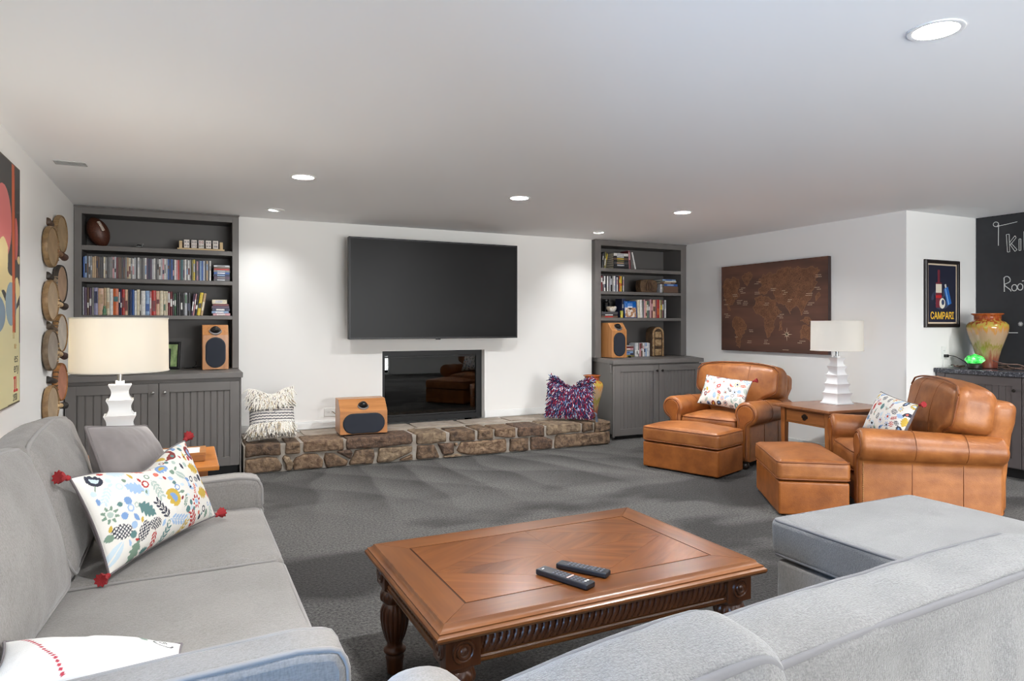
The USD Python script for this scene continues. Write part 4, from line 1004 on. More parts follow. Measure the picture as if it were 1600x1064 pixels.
def reed(th, z):
    a = np.clip((z - 0.112) / 0.02, 0, 1) * np.clip((0.266 - z) / 0.012, 0, 1)
    b = np.clip((z - 0.276) / 0.006, 0, 1) * np.clip((0.316 - z) / 0.006, 0, 1)
    return 1 + a * 0.075 * (np.abs(np.cos(th * 9)) ** 0.7 - 0.7) + b * 0.10 * (np.abs(np.cos(th * 6)) - 0.6)


legm = lathe(fine, 108, reed)
ros = lathe([(0.0, 0.010), (0.008, 0.009), (0.012, 0.005), (0.016, 0.008), (0.021, 0.008), (0.024, 0.003), (0.028, 0.007), (0.034, 0.007), (0.037, 0.0)], 40, cap=False)
ros = (ros[0], ros[1])
for sx in (-1, 1):
    for sy in (-1, 1):
        lg = part(ct, 'leg', mv(legm, sx * lx, sy * ly), WLEG, 50)
        part(lg, 'corner_block', rbox(sx * lx - bl, sx * lx + bl, sy * ly - bl, sy * ly + bl, 0.336, az1, 0.004, 1), WLEG)
        zc = (0.336 + az1) / 2
        part(lg, 'rosette', frame(ros, (sx * lx, sy * (ly + bl), zc), (sy * -1.0, 0, 0), (0, 0, 1), (0, sy, 0)), WLEG, 40)
        part(lg, 'rosette', frame(ros, (sx * (lx + bl), sy * ly, zc), (0, sx * 1.0, 0), (0, 0, 1), (sx, 0, 0)), WLEG, 40)

# remotes
RUB = mat('remote_black', S(30, 31, 36), 0.45); KEY = mat('remote_key', S(92, 94, 104), 0.5); KEYW = mat('remote_key_white', S(214, 212, 210), 0.5); KEYP = mat('remote_key_pink', S(214, 168, 160), 0.5)


def remote(label, x, y, z, rz, L, w, tilt=0, special=True):
    t = thing('remote_control', label, 'remote control', (x, y, z), rz)
    R = (lambda m: rot(m, (1, 0, 0), tilt)) if tilt else (lambda m: m)
    part(t, 'body', R(rbox(-w / 2, w / 2, -L / 2, L / 2, 0, 0.019, 0.005, 2)), RUB)
    rr = np.random.RandomState(int(L * 1000))
    for r in range(9):
        for c in range(3):
            if special and r in (4,):
                continue
            yy = -L / 2 + 0.022 + r * 0.0155; xx = (c - 1) * 0.0125
            if yy > L / 2 - 0.04:
                continue
            part(t, 'button', R(rbox(xx - 0.004, xx + 0.004, yy - 0.0035, yy + 0.0035, 0.018, 0.0205, 0.001, 1)), KEYW if (r == 0 and c > 0 and special) else KEY)
    if special:
        part(t, 'button', R(rbox(-0.018, 0.018, -L / 2 + 0.081, -L / 2 + 0.087, 0.018, 0.0205, 0.001, 1)), KEYP, label='long pale pink button')
        part(t, 'power_button', R(rbox(-0.012, -0.002, L / 2 - 0.022, L / 2 - 0.017, 0.018, 0.0205, 0.001, 1)), KEYW)
    return t


remote('nearer black remote control with a pale pink button on the coffee table', 1.148, 1.945, CTZ + 0.001, 22, 0.215, 0.050)
remote('further black remote control lying behind the other on the coffee table', 1.245, 1.985, CTZ + 0.001, 33, 0.19, 0.045, 0, False)

# ------------------------------------------------------------------ leather armchairs and ottomans
LEA = dict(rough=0.42, var=(6.5, S(126, 70, 30), 6.0, 0.28, 0.70), bump=(160, 0.22, 0.003))
LEATHER = mat('tan_leather', S(172, 108, 56), **LEA)
LEATHERD = mat('tan_leather_panel', S(164, 96, 42), 0.36, var=(6, S(130, 72, 28), 5.0), bump=(160, 0.2, 0.003))
PIPE = mat('leather_piping', S(128, 72, 34), 0.4)
BUN = mat('bun_foot', S(36, 24, 18), 0.35)
NAIL = mat('brass_nail', S(150, 116, 70), 0.35, metal=0.8)


def rim_tube(pts2, y, r, n=8):
    return tube(np.stack([pts2[:, 0], np.full(len(pts2), y), pts2[:, 1]], 1), r, n, closed=True)


def armchair(label, loc, rz):
    t = thing('armchair', label, 'armchair', loc, rz)
    W, D = 0.475, 0.475
    part(t, 'base', noise_push(rbox(-0.35, 0.35, -D + 0.05, D - 0.06, 0.075, 0.30, 0.02, 2, 6), 0.004, 7, 1), LEATHER, True)
    part(t, 'front_rail', noise_push(rbox(-0.30, 0.30, -D + 0.015, -D + 0.07, 0.085, 0.285, 0.015, 2, 5), 0.003, 8, 2), LEATHERD, True)
    sc = rbox(-0.288, 0.288, -D - 0.005, 0.20, 0.288, 0.455, 0.05, 4, 10)
    sc = crown(sc, 0.38, 0.45, 0.045, 0, -0.13, 0.29, 0.34)
    s = part(t, 'seat_cushion', noise_push(sc, 0.006, 6, 3), LEATHER, True)
    part(s, 'piping', tube(dense(rrect(-0.283, 0.283, -D, 0.195, 0.438, 0.05), 0.03), 0.006, 8, closed=True), PIPE)
    part(s, 'piping', tube(dense(rrect(-0.283, 0.283, -D, 0.195, 0.306, 0.05), 0.03), 0.006, 8, closed=True), PIPE)
    for sx in (-1, 1):
        a = unary_union([sbox(0.292, 0.075, 0.415, 0.5), Point(0.385, 0.515).buffer(0.112, 32)]).buffer(0.03).buffer(-0.03)
        pts = outline(a, 110)
        m = rextrude(pts, 2 * D - 0.06, 0.030, 5)
        ar = frame(m, (0, -D, 0), (1, 0, 0), (0, 0, 1), (0, 1, 0))
        v = np.array(ar[0]); hgt = np.clip((v[:, 2] - 0.4) / 0.2, 0, 1)
        v[:, 2] -= hgt * 0.035 * np.clip((v[:, 1] + D) / (2 * D), 0, 1) ** 1.5      # the arm drops a little towards the back
        ar = noise_push((v, flip(ar)[1]), 0.004, 7, 5)
        if sx < 0:
            ar = (ar[0] * [-1, 1, 1], ar[1][:, ::-1])
        p = part(t, 'arm', ar, LEATHER, 50)
        pan = outline(a.buffer(-0.036), 90) * [1, 1]
        m = frame(rextrude(pan, 0.012, 0.005, 2), (0, -D + 0.006, 0), (1, 0, 0), (0, 0, 1), (0, -1, 0))
        pr_ = pan.copy(); rim2 = outline(a.buffer(-0.027), 90)
        tb = rim_tube(rim2, -D + 0.001, 0.0055)
        if sx < 0:
            m = (m[0] * [-1, 1, 1], m[1][:, ::-1]); tb = (tb[0] * [-1, 1, 1], tb[1][:, ::-1])
        part(p, 'arm_front_panel', m, LEATHERD, 40)
        part(p, 'piping', tb, PIPE)
        for q in (-0.14, 0.17):
            th = np.linspace(-2.2, 1.9, 30); arc = [(0.385 + 0.1135 * math.sin(a_), 0.515 + 0.1135 * math.cos(a_)) for a_ in np.linspace(-0.9, 2.45, 30)]
            dz_ = lambda zq: -0.035 * min(1, max(0, (zq - 0.4) / 0.2)) * ((q + D) / (2 * D)) ** 1.5
            part(p, 'seam', tube(np.array([(sx * ax_, q, az_ + dz_(az_)) for ax_, az_ in arc]), 0.0022, 6), PIPE)
            part(p, 'seam', tube(np.array([(sx * 0.4165, q, z_) for z_ in np.linspace(0.09, 0.40, 8)]), 0.0022, 6), PIPE)
        nails = []
        for k in range(26):
            zz = 0.10 + k * 0.0125
            nails.append(frame(lathe([(0.0042, 0.0), (0.0036, 0.002), (0.0, 0.003)], 8), (sx * 0.418, -D + 0.028, zz), (0, 1, 0), (0, 0, 1), (sx, 0, 0)))
        part(p, 'nail_trim', cat(nails), NAIL, kind='stuff', label='row of small brass nails')
    bk = rbox(-0.44, 0.44, 0.27, 0.44, 0.075, 0.83, 0.06, 4, 8)
    v = np.array(bk[0]); k = np.clip((v[:, 2] - 0.3) / 0.5, 0, 1); v[:, 1] += 0.05 * k; wd = np.where(v[:, 2] < 0.62, 0.93, 1.0); v[:, 0] *= wd
    part(t, 'back_frame', noise_push((v, bk[1]), 0.004, 6, 7), LEATHER, True)
    bc = rbox(-0.5, 0.5, -0.13, 0.13, 0.0, 0.53, 0.085, 5, 14)
    v = np.array(bc[0]); z = v[:, 2]
    sw = 0.575 + 0.33 * (1 / (1 + np.exp(-(z - 0.20) / 0.022)))                 # a T cushion: wider above the arms
    v[:, 0] *= sw
    v[:, 2] -= 0.05 * (np.abs(v[:, 0]) / 0.45) ** 3 * np.clip(z / 0.4, 0, 1)
    v[:, 1] *= 1 + 0.35 * (1 - np.clip(np.abs(v[:, 0]) / 0.45, 0, 1) ** 2) * np.sin(math.pi * np.clip(z / 0.53, 0, 1))
    bcm = noise_push((v, bc[1]), 0.010, 4.5, 8)
    R = lambda m: mv(rot(m, (1, 0, 0), -10), 0, 0.175, 0.425)
    b = part(t, 'back_cushion', R(bcm), LEATHER, True)
    zz = np.linspace(0.07, 0.48, 24)
    tp = []
    for z0 in zz:
        w = 0.575 + 0.33 * (1 / (1 + math.exp(-(z0 - 0.20) / 0.022))); tp.append((0.478 * w, z0))
    pth = [(x, -0.118, z0 - 0.05 * (x / 0.45) ** 3 * min(1, z0 / 0.4)) for x, z0 in tp] + [(x, -0.118, 0.518 - 0.05 * (abs(x) / 0.45) ** 3) for x in np.linspace(0.39, -0.39, 20)] + [(-x, -0.118, z0 - 0.05 * (x / 0.45) ** 3 * min(1, z0 / 0.4)) for x, z0 in tp[::-1]]
    part(b, 'piping', R(tube(np.array(pth), 0.0065, 8)), PIPE)
    for x in (-0.15, 0.15):
        sm = [(x, -0.128 - 0.05 * math.sin(math.pi * q) * (1 - (x / 0.45) ** 2), 0.06 + 0.44 * q) for q in np.linspace(0, 1, 14)]
    tmb = trimesh.Trimesh(bcm[0], bcm[1], process=False)
    for x in (-0.15, 0.15):
        ray = np.array([(x, -1.0, q) for q in np.linspace(0.07, 0.50, 26)])
        loc_, ri, _ = tmb.ray.intersects_location(ray, np.tile([0, 1.0, 0], (26, 1)), multiple_hits=False)
        if len(loc_) > 5:
            part(b, 'seam', R(tube(loc_[np.argsort(ri)], 0.0022, 6)), PIPE)
    for sx in (-1, 1):
        for yy in (-D + 0.06, D - 0.10):
            part(t, 'foot', mv(lathe([(0.030, 0.0), (0.040, 0.012), (0.046, 0.03), (0.040, 0.05), (0.034, 0.058), (0.036, 0.076)], 24), sx * 0.35, yy), BUN)
    return t


armchair('tan leather rolled-arm armchair by the right bookcase, facing the carpet', (4.955, 5.118, 0), -70.7)
armchair('tan leather rolled-arm armchair before the bar, its side to the camera', (4.800, 3.130, 0), -128.7)


def ottoman(label, loc, rz):
    t = thing('ottoman', label, 'ottoman', loc, rz)
    part(t, 'base', noise_push(rbox(-0.385, 0.385, -0.235, 0.235, 0.012, 0.245, 0.016, 2, 6), 0.003, 7, 2), LEATHERD, 50)
    c = rbox(-0.392, 0.392, -0.245, 0.245, 0.247, 0.392, 0.038, 4, 12)
    c = crown(c, 0.32, 0.39, 0.045, 0, 0, 0.392, 0.245)
    c = part(t, 'cushion', noise_push(c, 0.006, 6, 4), LEATHER, True)
    part(c, 'piping', tube(dense(rrect(-0.387, 0.387, -0.24, 0.24, 0.379, 0.04), 0.03), 0.006, 8, closed=True), PIPE)
    part(c, 'piping', tube(dense(rrect(-0.387, 0.387, -0.24, 0.24, 0.262, 0.04), 0.03), 0.006, 8, closed=True), PIPE)
    for sx in (-1, 1):
        for sy in (-1, 1):
            part(t, 'foot', mv(lathe([(0.018, 0.0), (0.022, 0.013)], 16), sx * 0.34, sy * 0.19), BUN)
    return t


o1 = ottoman('tan leather ottoman in front of the armchair by the right bookcase', (4.238, 4.862, 0), -70.7)
copy_of(o1, 'tan leather ottoman in front of the armchair with its side to the camera', (4.150, 3.580, 0), -125)

# ------------------------------------------------------------------ side tables and the two table lamps
MAP1 = wood('side_table_top', S(150, 98, 62), S(120, 74, 46), 'x', 0.3, 12, coat=0.3)
MAP2 = wood('side_table_wood', S(182, 116, 62), S(150, 88, 44), 'z', 0.35, 14, coat=0.2)
MAP3 = wood('side_table_drawer', S(186, 120, 64), S(152, 90, 46), 'y', 0.35, 14, coat=0.2)
OR1 = wood('orange_table_top', S(206, 132, 60), S(176, 104, 42), 'x', 0.28, 12, coat=0.3)
LTZ = 0.625


def side_table(label, loc, rz, hx_, hy_, top, mt, drawer_dir):
    t = thing('side_table', label, 'side table', loc, rz)
    part(t, 'table_top', rbox(-hx_, hx_, -hy_, hy_, top - 0.026, top, 0.006, 2), mt)
    ix, iy = hx_ - 0.055, hy_ - 0.055
    for sx in (-1, 1):
        for sy in (-1, 1):
            l = box(-0.024, 0.024, -0.024, 0.024, 0, top - 0.027); v = np.array(l[0]); v[:, :2] *= np.where(v[:, 2:] < 0.1, 0.7, 1.0)
            part(t, 'leg', mv((v, l[1]), sx * (ix - 0.02), sy * (iy - 0.02)), MAP2)
    za, zb = top - 0.16, top - 0.027
    part(t, 'apron', box(ix - 0.03, ix - 0.012, -iy + 0.01, iy - 0.01, za, zb), MAP3)
    part(t, 'apron', box(-ix + 0.01, ix - 0.01, iy - 0.03, iy - 0.012, za, zb), MAP1)
    part(t, 'apron', box(-ix + 0.01, ix - 0.01, -iy + 0.012, -iy + 0.03, za, zb), MAP1)
    part(t, 'apron', cat([box(-ix + 0.012, -ix + 0.03, -iy + 0.01, iy - 0.01, zb - 0.02, zb), box(-ix + 0.012, -ix + 0.03, -iy + 0.01, iy - 0.01, za, za + 0.015)]), MAP3)
    d = part(t, 'drawer', rbox(-ix + 0.006, -ix + 0.026, -iy + 0.055, iy - 0.055, za + 0.017, zb - 0.022, 0.003, 1), MAP3)
    pl = rextrude(outline(Point(0, 0).buffer(0.022, 12).union(sbox(-0.03, -0.008, 0.03, 0.008)).buffer(0.004), 40), 0.004, 0.0015, 2)
    part(d, 'pull', frame(pl, (-ix + 0.006, 0, (za + zb) / 2), (0, -1, 0), (0, 0, 1), (-1, 0, 0)), DARKSTEEL)
    part(d, 'pull_ring', frame(tube(np.array([(0.017 * math.cos(a), 0.017 * math.sin(a) - 0.012, 0.006) for a in np.linspace(0, 2 * math.pi, 24, endpoint=False)]), 0.0025, 6, closed=True), (-ix + 0.006, 0, (za + zb) / 2), (0, -1, 0), (0, 0, 1), (-1, 0, 0)), DARKSTEEL)
    return t


side_table('brown wooden side table with a drawer between the two leather armchairs', (5.175, 4.115, 0), -5, 0.37, 0.325, LTZ, MAP1, 0)
side_table('orange wooden side table behind the left end of the grey sofa', (-0.20, 4.02, 0), 0, 0.365, 0.30, LTZ, OR1, 0)

PORC = mat('lamp_white_ceramic', S(240, 240, 240), 0.28)
BULBM = emission('lamp_bulb', (1.0, 0.95, 0.87), BULB)
BULBOFF = mat('bulb_frosted', S(236, 234, 228), 0.3)
SHADE = usdkit.material(stage, '/World/Looks/lamp_shade', {'d': ('diffuse_bsdf', dict(color=S(238, 236, 230))), 't': ('translucent_bsdf', dict(color=S(236, 226, 208))), 'm': ('mix_closure', dict(fac=0.36))}, [('d.BSDF', 'm.closure1'), ('t.BSDF', 'm.closure2')], surface='m.closure')


def lamp(label, loc, rz, lit):
    t = thing('table_lamp', label, 'table lamp', loc, rz)
    n = 5; hs = []; z = 0.012; rings = [(0.098, 0.0), (0.098, 0.010), (0.094, 0.012)]
    z = 0.012
    for k in range(n):                           # stacked square tiers, each hollowed in the middle with a lip on top
        r0 = 0.092 - 0.0098 * k; h = 0.086 - 0.003 * k
        for q in np.linspace(0, 1, 9):
            rings.append((r0 - 0.014 * math.sin(math.pi * min(1, q * 1.05)) ** 0.8 - 0.002 * q, z + h * q))
        z += h; rings.append((r0 + 0.001 - 0.003, z + 0.001)); rings.append((r0 - 0.011, z + 0.0015))
    rings += [(0.020, z + 0.003), (0.020, z + 0.02)]
    V = np.array([[(sx * r, sy * r, zz) for sx, sy in ((-1, -1), (1, -1), (1, 1), (-1, 1))] for r, zz in rings]).reshape(-1, 3)
    F = grid_faces(len(rings), 4, wrap_v=True)[:, ::-1]
    m = outward((np.vstack([V, [[0, 0, rings[-1][1]]]]), np.vstack([F, [[len(V) - 4 + i, len(V) - 4 + (i + 1) % 4, len(V)] for i in range(4)]])))
    part(t, 'base', m, PORC, 30, label='white ceramic tiered base')
    zn = z + 0.02
    part(t, 'neck', mv(lathe([(0.012, 0.0), (0.012, 0.035), (0.018, 0.037), (0.018, 0.05), (0.008, 0.055), (0.006, 0.24)], 16), z=zn - 0.001), STEEL)
    s0, s1, R = 0.478, 0.748, 0.219
    sh = part(t, 'shade', lathe([(R, s0), (R * 0.985, s1), (R * 0.985 - 0.002, s1), (R - 0.002, s0), (R, s0)], 72, cap=False), SHADE, 60, label='drum shade, glowing' if lit else 'white drum shade')
    for zz, rr in ((s0 + 0.003, R + 0.0005), (s1 - 0.003, R * 0.985 + 0.0005)):
        part(sh, 'rim', tube(np.array([(rr * math.cos(a), rr * math.sin(a), zz) for a in np.linspace(0, 2 * math.pi, 72, endpoint=False)]), 0.0035, 6, closed=True), SHADE)
    for k in range(3):
        a = math.radians(35 + 120 * k)
        part(t, 'spider_arm', tube(np.array([(0, 0, s1 - 0.03), (0.12 * math.cos(a), 0.12 * math.sin(a), s1 - 0.028), (R * 0.98 * math.cos(a), R * 0.98 * math.sin(a), s1 - 0.006)]), 0.003, 6), STEEL)
    part(t, 'finial', mv(lathe([(0.006, 0.0), (0.009, 0.006), (0.005, 0.014), (0.008, 0.022), (0.0, 0.032)], 16), z=s1 - 0.03), STEEL)
    for k, a in enumerate((0.6, 0.6 + math.pi)):
        bx, by = 0.062 * math.cos(a), 0.062 * math.sin(a)
        part(t, 'socket', mv(lathe([(0.014, 0.0), (0.016, 0.01), (0.016, 0.045), (0.012, 0.05)], 16), bx, by, 0.535), STEEL)
        part(t, 'socket_arm', tube(np.array([(0, 0, 0.545), (bx, by, 0.545)]), 0.005, 6), STEEL)
        part(t, 'bulb', mv(lathe([(0.0, 0.0), (0.012, 0.0), (0.014, 0.012), (0.026, 0.036), (0.029, 0.052), (0.024, 0.07), (0.012, 0.079), (0.0, 0.081)], 24), bx, by, 0.586), BULBM if lit else BULBOFF, True)
    return t


lamp('lit white table lamp behind the left end of the grey sofa', (-0.285, 3.90, LTZ + 0.001), 3, True)
lamp('unlit white table lamp on the side table between the leather armchairs', (5.305, 4.165, LTZ + 0.001), -4, False)
wb = thing('wooden_box', 'shallow wooden box with a white drawing set in its lid on side table', 'box', (-0.018, 3.975, LTZ + 0.001), -2)
BOXW = wood('box_wood', S(176, 120, 66), S(146, 94, 48), 'x', 0.4, 20)
part(wb, 'body', rbox(-0.125, 0.125, -0.105, 0.105, 0, 0.030, 0.003, 1), BOXW)
part(wb, 'lid', cat([box(-0.127, -0.098, -0.107, 0.107, 0.030, 0.045), box(0.098, 0.127, -0.107, 0.107, 0.030, 0.045), box(-0.098, 0.098, -0.107, -0.095, 0.030, 0.045), box(-0.098, 0.098, 0.095, 0.107, 0.030, 0.045)]), BOXW)


def ph_sketch(u, v):
    w = np.abs(np.sin(u * 9 + np.sin(v * 7) * 1.6) - (v * 2 - 1) * 0.9)
    l = np.clip(1 - w * 9, 0, 1)[:, None] * 0.55
    return np.array(S(236, 236, 234)) * (1 - l) + np.array(S(150, 158, 164)) * l


u, v = np.meshgrid(np.linspace(0, 1, 70), np.linspace(0, 1, 60), indexing='ij')
part(wb, 'drawing', (np.stack([-0.098 + 0.196 * u, -0.095 + 0.19 * v, u * 0 + 0.0415], -1).reshape(-1, 3), grid_faces(70, 60)), PRINT, color=ph_sketch(u.ravel(), v.ravel()), label='white paper drawing')
part(wb, 'clasp', box(-0.012, 0.012, -0.111, -0.107, 0.012, 0.034), STEEL)

# ------------------------------------------------------------------ sofas
SOFA = woven('sofa_chenille', S(148, 143, 139), S(131, 127, 123), 260, 0.3)
SOFA2 = woven('sectional_chenille', S(136, 135, 134), S(114, 113, 113), 430, 0.9)
SOFAP = mat('sofa_piping', S(140, 136, 133), 0.9, bump=(300, 0.4, 0.001), sheen=0.2)
S2P = mat('sectional_piping', S(112, 111, 113), 0.95, bump=(300, 0.4, 0.001))
DARKFOOT = mat('sofa_foot', S(44, 32, 26), 0.4)


def slump(m, seed, amp=0.012, scale=3.2, fine=0.006):
    m = noise_push(m, amp, scale, seed)
    return noise_push(m, fine, 11.0, seed + 9)


def cushion_piping(parent, pts, r=0.006, m=None):
    part(parent, 'piping', tube(pts, r, 8, closed=True), m or SOFAP, 60)


def panel_cushion(parent, name, w, h, t, place, seed, m=None, flare=0.0, crown_amt=0.05, r=0.05, amp=0.012, label=None, top_round=0.0, piping=True, folds=0.0):
    """an upright back cushion, local x = width, z = height, front towards -y; place maps it into the world"""
    c = rbox(-w / 2, w / 2, -t / 2, t / 2, 0, h, r, 4, (44, 4, 22))
    v = np.array(c[0]); u = v[:, 0] / (w / 2); q = v[:, 2] / h
    v[:, 1] += np.sign(v[:, 1]) * crown_amt * (1 - np.clip(np.abs(u), 0, 1) ** 2.2) * np.sin(math.pi * np.clip(q, 0, 1)) * (np.abs(v[:, 1]) / (t / 2))
    v[:, 2] += top_round * (1 - u ** 2) * np.clip((q - 0.5) * 2, 0, 1)
    if folds:
        fz = meshkit.fbm(np.stack([v[:, 0] * 9 + 30, v[:, 1] * 0.5, v[:, 2] * 2.0 + 9], 1), 2, seed + 3) - 0.5
        v[:, 1] += np.sign(v[:, 1]) * fz * folds * np.clip(np.abs(v[:, 1]) / (t / 2), 0, 1) * np.clip((0.93 - q) * 8, 0, 1) * np.clip((0.95 - np.abs(u)) * 8, 0, 1)
    c = slump((v, c[1]), seed, amp)
    p = part(parent, name, place(c), m or SOFA, True, label=label, world=True)
    if piping:
        for s in (-1, 1):
            k = r * 0.30
            pt = rrect(-w / 2 + k, w / 2 - k, k, h - k, 0, r * 0.9); pt = dense(pt, 0.03)
            uu = pt[:, 0] / (w / 2); zz = pt[:, 1] + top_round * (1 - uu ** 2) * np.clip((pt[:, 1] / h - 0.5) * 2, 0, 1)
            P = np.stack([pt[:, 0], np.full(len(pt), s * (t / 2 - k)), zz], 1)
            nzd = (meshkit.fbm(P * 3.2 + 50, 3, seed) - 0.5) * 2 * amp
            P[:, 2] += nzd * np.clip((zz / h - 0.3), 0, 1)
            pm = place(tube(P, 0.007, 8, closed=True))
            part(p, 'piping', pm, SOFAP if m is None else S2P, 60, world=True)
    return p


def seat_cushion(parent, x0, x1, y0, y1, z0, z1, seed, m=None, amt=0.022, r=0.045, amp=0.006):
    c = rbox(x0, x1, y0, y1, z0, z1, r, 4, (22, 22, 3)); cx, cy = (x0 + x1) / 2, (y0 + y1) / 2
    c = crown(c, (z0 + z1) / 2, z1, amt, cx, cy, (x1 - x0) / 2, (y1 - y0) / 2)
    p = part(parent, 'seat_cushion', slump(c, seed, amp, 4, 0.002), m or SOFA, True, world=True)
    k = r * 0.3
    cushion_piping_w(p, rrect(x0 + k, x1 - k, y0 + k, y1 - k, z1 - k, r), 0.007, None if m is None else S2P)
    cushion_piping_w(p, rrect(x0 + k, x1 - k, y0 + k, y1 - k, z0 + k, r), 0.007, None if m is None else S2P)
    return p


def cushion_piping_w(p, pts, r, m=None):
    part(p, 'piping', tube(dense(pts, 0.04), r, 8, closed=True), m or SOFAP, 60, world=True)


# the sofa along the left wall
sf = thing('sofa', 'grey fabric sofa along the left wall with two seat cushions', 'sofa', (-0.15, 2.6, 0))
SY0, SY1, AT = 1.565, 3.60, 0.135
part(sf, 'base', rbox(-0.66, 0.31, SY0 + 0.03, SY1 - 0.03, 0.06, 0.285, 0.02, 2, 4), SOFA, True, world=True)
part(sf, 'back_frame', slump(rbox(-0.76, -0.56, SY0 + 0.01, SY1 - 0.01, 0.06, 0.83, 0.06, 4, (2, 20, 10)), 3, 0.006), SOFA, True, world=True)
for y0 in (SY0, SY1 - AT):
    prof_ = unary_union([sbox(-0.60, 0.06, 0.365, 0.50), sbox(-0.60, 0.3, 0.345, 0.615)]).buffer(0.0)
    prof_ = Polygon([(-0.62, 0.06), (0.345, 0.06), (0.352, 0.45), (0.350, 0.555), (0.325, 0.594), (0.24, 0.606), (0.0, 0.598), (-0.35, 0.580), (-0.62, 0.580)]).buffer(-0.02).buffer(0.04, 8).buffer(-0.02)
    pts = outline(prof_, 120)
    m = frame(rextrude(pts, AT, 0.028, 4), (0, y0 + AT, 0), (1, 0, 0), (0, 0, 1), (0, -1, 0))
    a = part(sf, 'arm', noise_push(m, 0.004, 8, 2), SOFA, 60, world=True)
    rim2 = outline(prof_.buffer(-0.006), 120)
    for yy in (y0 + 0.012, y0 + AT - 0.012):
        part(a, 'piping', tube(np.stack([rim2[:, 0], np.full(120, yy), rim2[:, 1]], 1), 0.0075, 8, closed=True), SOFAP, 60, world=True)
seat_cushion(sf, -0.42, 0.345, SY0 + AT + 0.004, 2.634, 0.285, 0.468, 5)
seat_cushion(sf, -0.42, 0.345, 2.640, SY1 - AT - 0.004, 0.285, 0.468, 6)


def sofa_back(yc, yaw=0.0):
    a, b = math.sin(math.radians(yaw)), math.cos(math.radians(yaw))

    def f(m):
        m = rot(m, (1, 0, 0), -17)                      # lean back
        return frame(m, (-0.385 - 0.45 * a, yc, 0.462), (a, b, 0), (-b, a, 0), (0, 0, 1))
    return f


panel_cushion(sf, 'back_cushion', 0.90, 0.495, 0.17, sofa_back(2.180, 5), 21, crown_amt=0.045, r=0.06, top_round=0.03)
panel_cushion(sf, 'back_cushion', 0.90, 0.485, 0.17, sofa_back(3.075), 24, crown_amt=0.045, r=0.06, top_round=0.035)
for x in (-0.6, 0.26):
    for y in (SY0 + 0.08, SY1 - 0.08):
        part(sf, 'foot', mv(lathe([(0.02, 0.0), (0.028, 0.062)], 16), x, y), DARKFOOT, world=True)

# the sectional whose back is to the camera, with a chaise at its right end
s2 = thing('sectional_sofa', 'light grey woven sectional sofa seen from behind, with a chaise at right', 'sofa', (1.8, 1.2, 0))
part(s2, 'base', rbox(0.36, 2.30, 0.74, 1.44, 0.06, 0.29, 0.02, 2, 4), SOFA2, True, world=True)
part(s2, 'back_frame', slump(rbox(0.38, 3.27, 0.66, 0.82, 0.06, 0.60, 0.05, 4, (30, 2, 10)), 8, 0.005), SOFA2, True, world=True)
pl = rbox(-0.135, 0.135, -0.36, 0.36, 0.06, 0.585, 0.12, 6, (4, 8, 6))
v = np.array(pl[0]); v[:, 2] += 0.035 * (1 - np.clip(np.abs(v[:, 0]) / 0.135, 0, 1) ** 2) * np.clip((v[:, 2] - 0.4) / 0.15, 0, 1)
part(s2, 'arm', mv(slump((v, pl[1]), 4, 0.006), 0.445, 1.09, 0), SOFA, True, world=True)
seat_cushion(s2, 0.585, 1.44, 0.86, 1.50, 0.29, 0.455, 12, SOFA2)
seat_cushion(s2, 1.445, 2.295, 0.86, 1.50, 0.29, 0.455, 13, SOFA2)
part(s2, 'chaise_base', slump(rbox(2.318, 3.24, 0.80, 2.125, 0.05, 0.322, 0.02, 3, (6, 10, 4)), 6, 0.004), SOFA, True, world=True)
seat_cushion(s2, 2.305, 3.255, 0.88, 2.145, 0.335, 0.497, 15, SOFA2, amt=0.03, r=0.03, amp=0.005)
for x, y in ((0.45, 0.76), (3.15, 0.76), (2.42, 2.03), (3.15, 2.03), (0.45, 1.38), (1.3, 1.38)):
    part(s2, 'foot', mv(lathe([(0.02, 0.0), (0.028, 0.058)], 16), x, y), DARKFOOT, world=True)


def back2(xc, z0, lean=10, roll=0.0, y=0.855, twist=0):
    def f(m):
        m = rot(rot(m, (1, 0, 0), lean), (0, 1, 0), roll)
        return mv(rot(m, (0, 0, 1), twist), xc, y, z0)
    return f


panel_cushion(s2, 'back_cushion', 0.68, 0.425, 0.165, back2(0.510, 0.420, 6, -9, 0.805, 0), 31, SOFA2, crown_amt=0.03, r=0.05, amp=0.014, top_round=0.03, folds=0.04)
panel_cushion(s2, 'back_cushion', 1.06, 0.40, 0.165, back2(1.245, 0.436, 6, -2.0, 0.875, 1), 33, SOFA2, crown_amt=0.03, r=0.045, amp=0.018, top_round=0.015, folds=0.07)
panel_cushion(s2, 'back_cushion', 0.74, 0.40, 0.165, back2(2.145, 0.46, 6, 0, 0.862), 36, SOFA2, crown_amt=0.03, r=0.045, amp=0.016, top_round=0.015)
panel_cushion(s2, 'back_cushion', 0.74, 0.40, 0.165, back2(2.89, 0.50, 6, 0, 0.865), 38, SOFA2, crown_amt=0.03, r=0.045, amp=0.016, top_round=0.015)

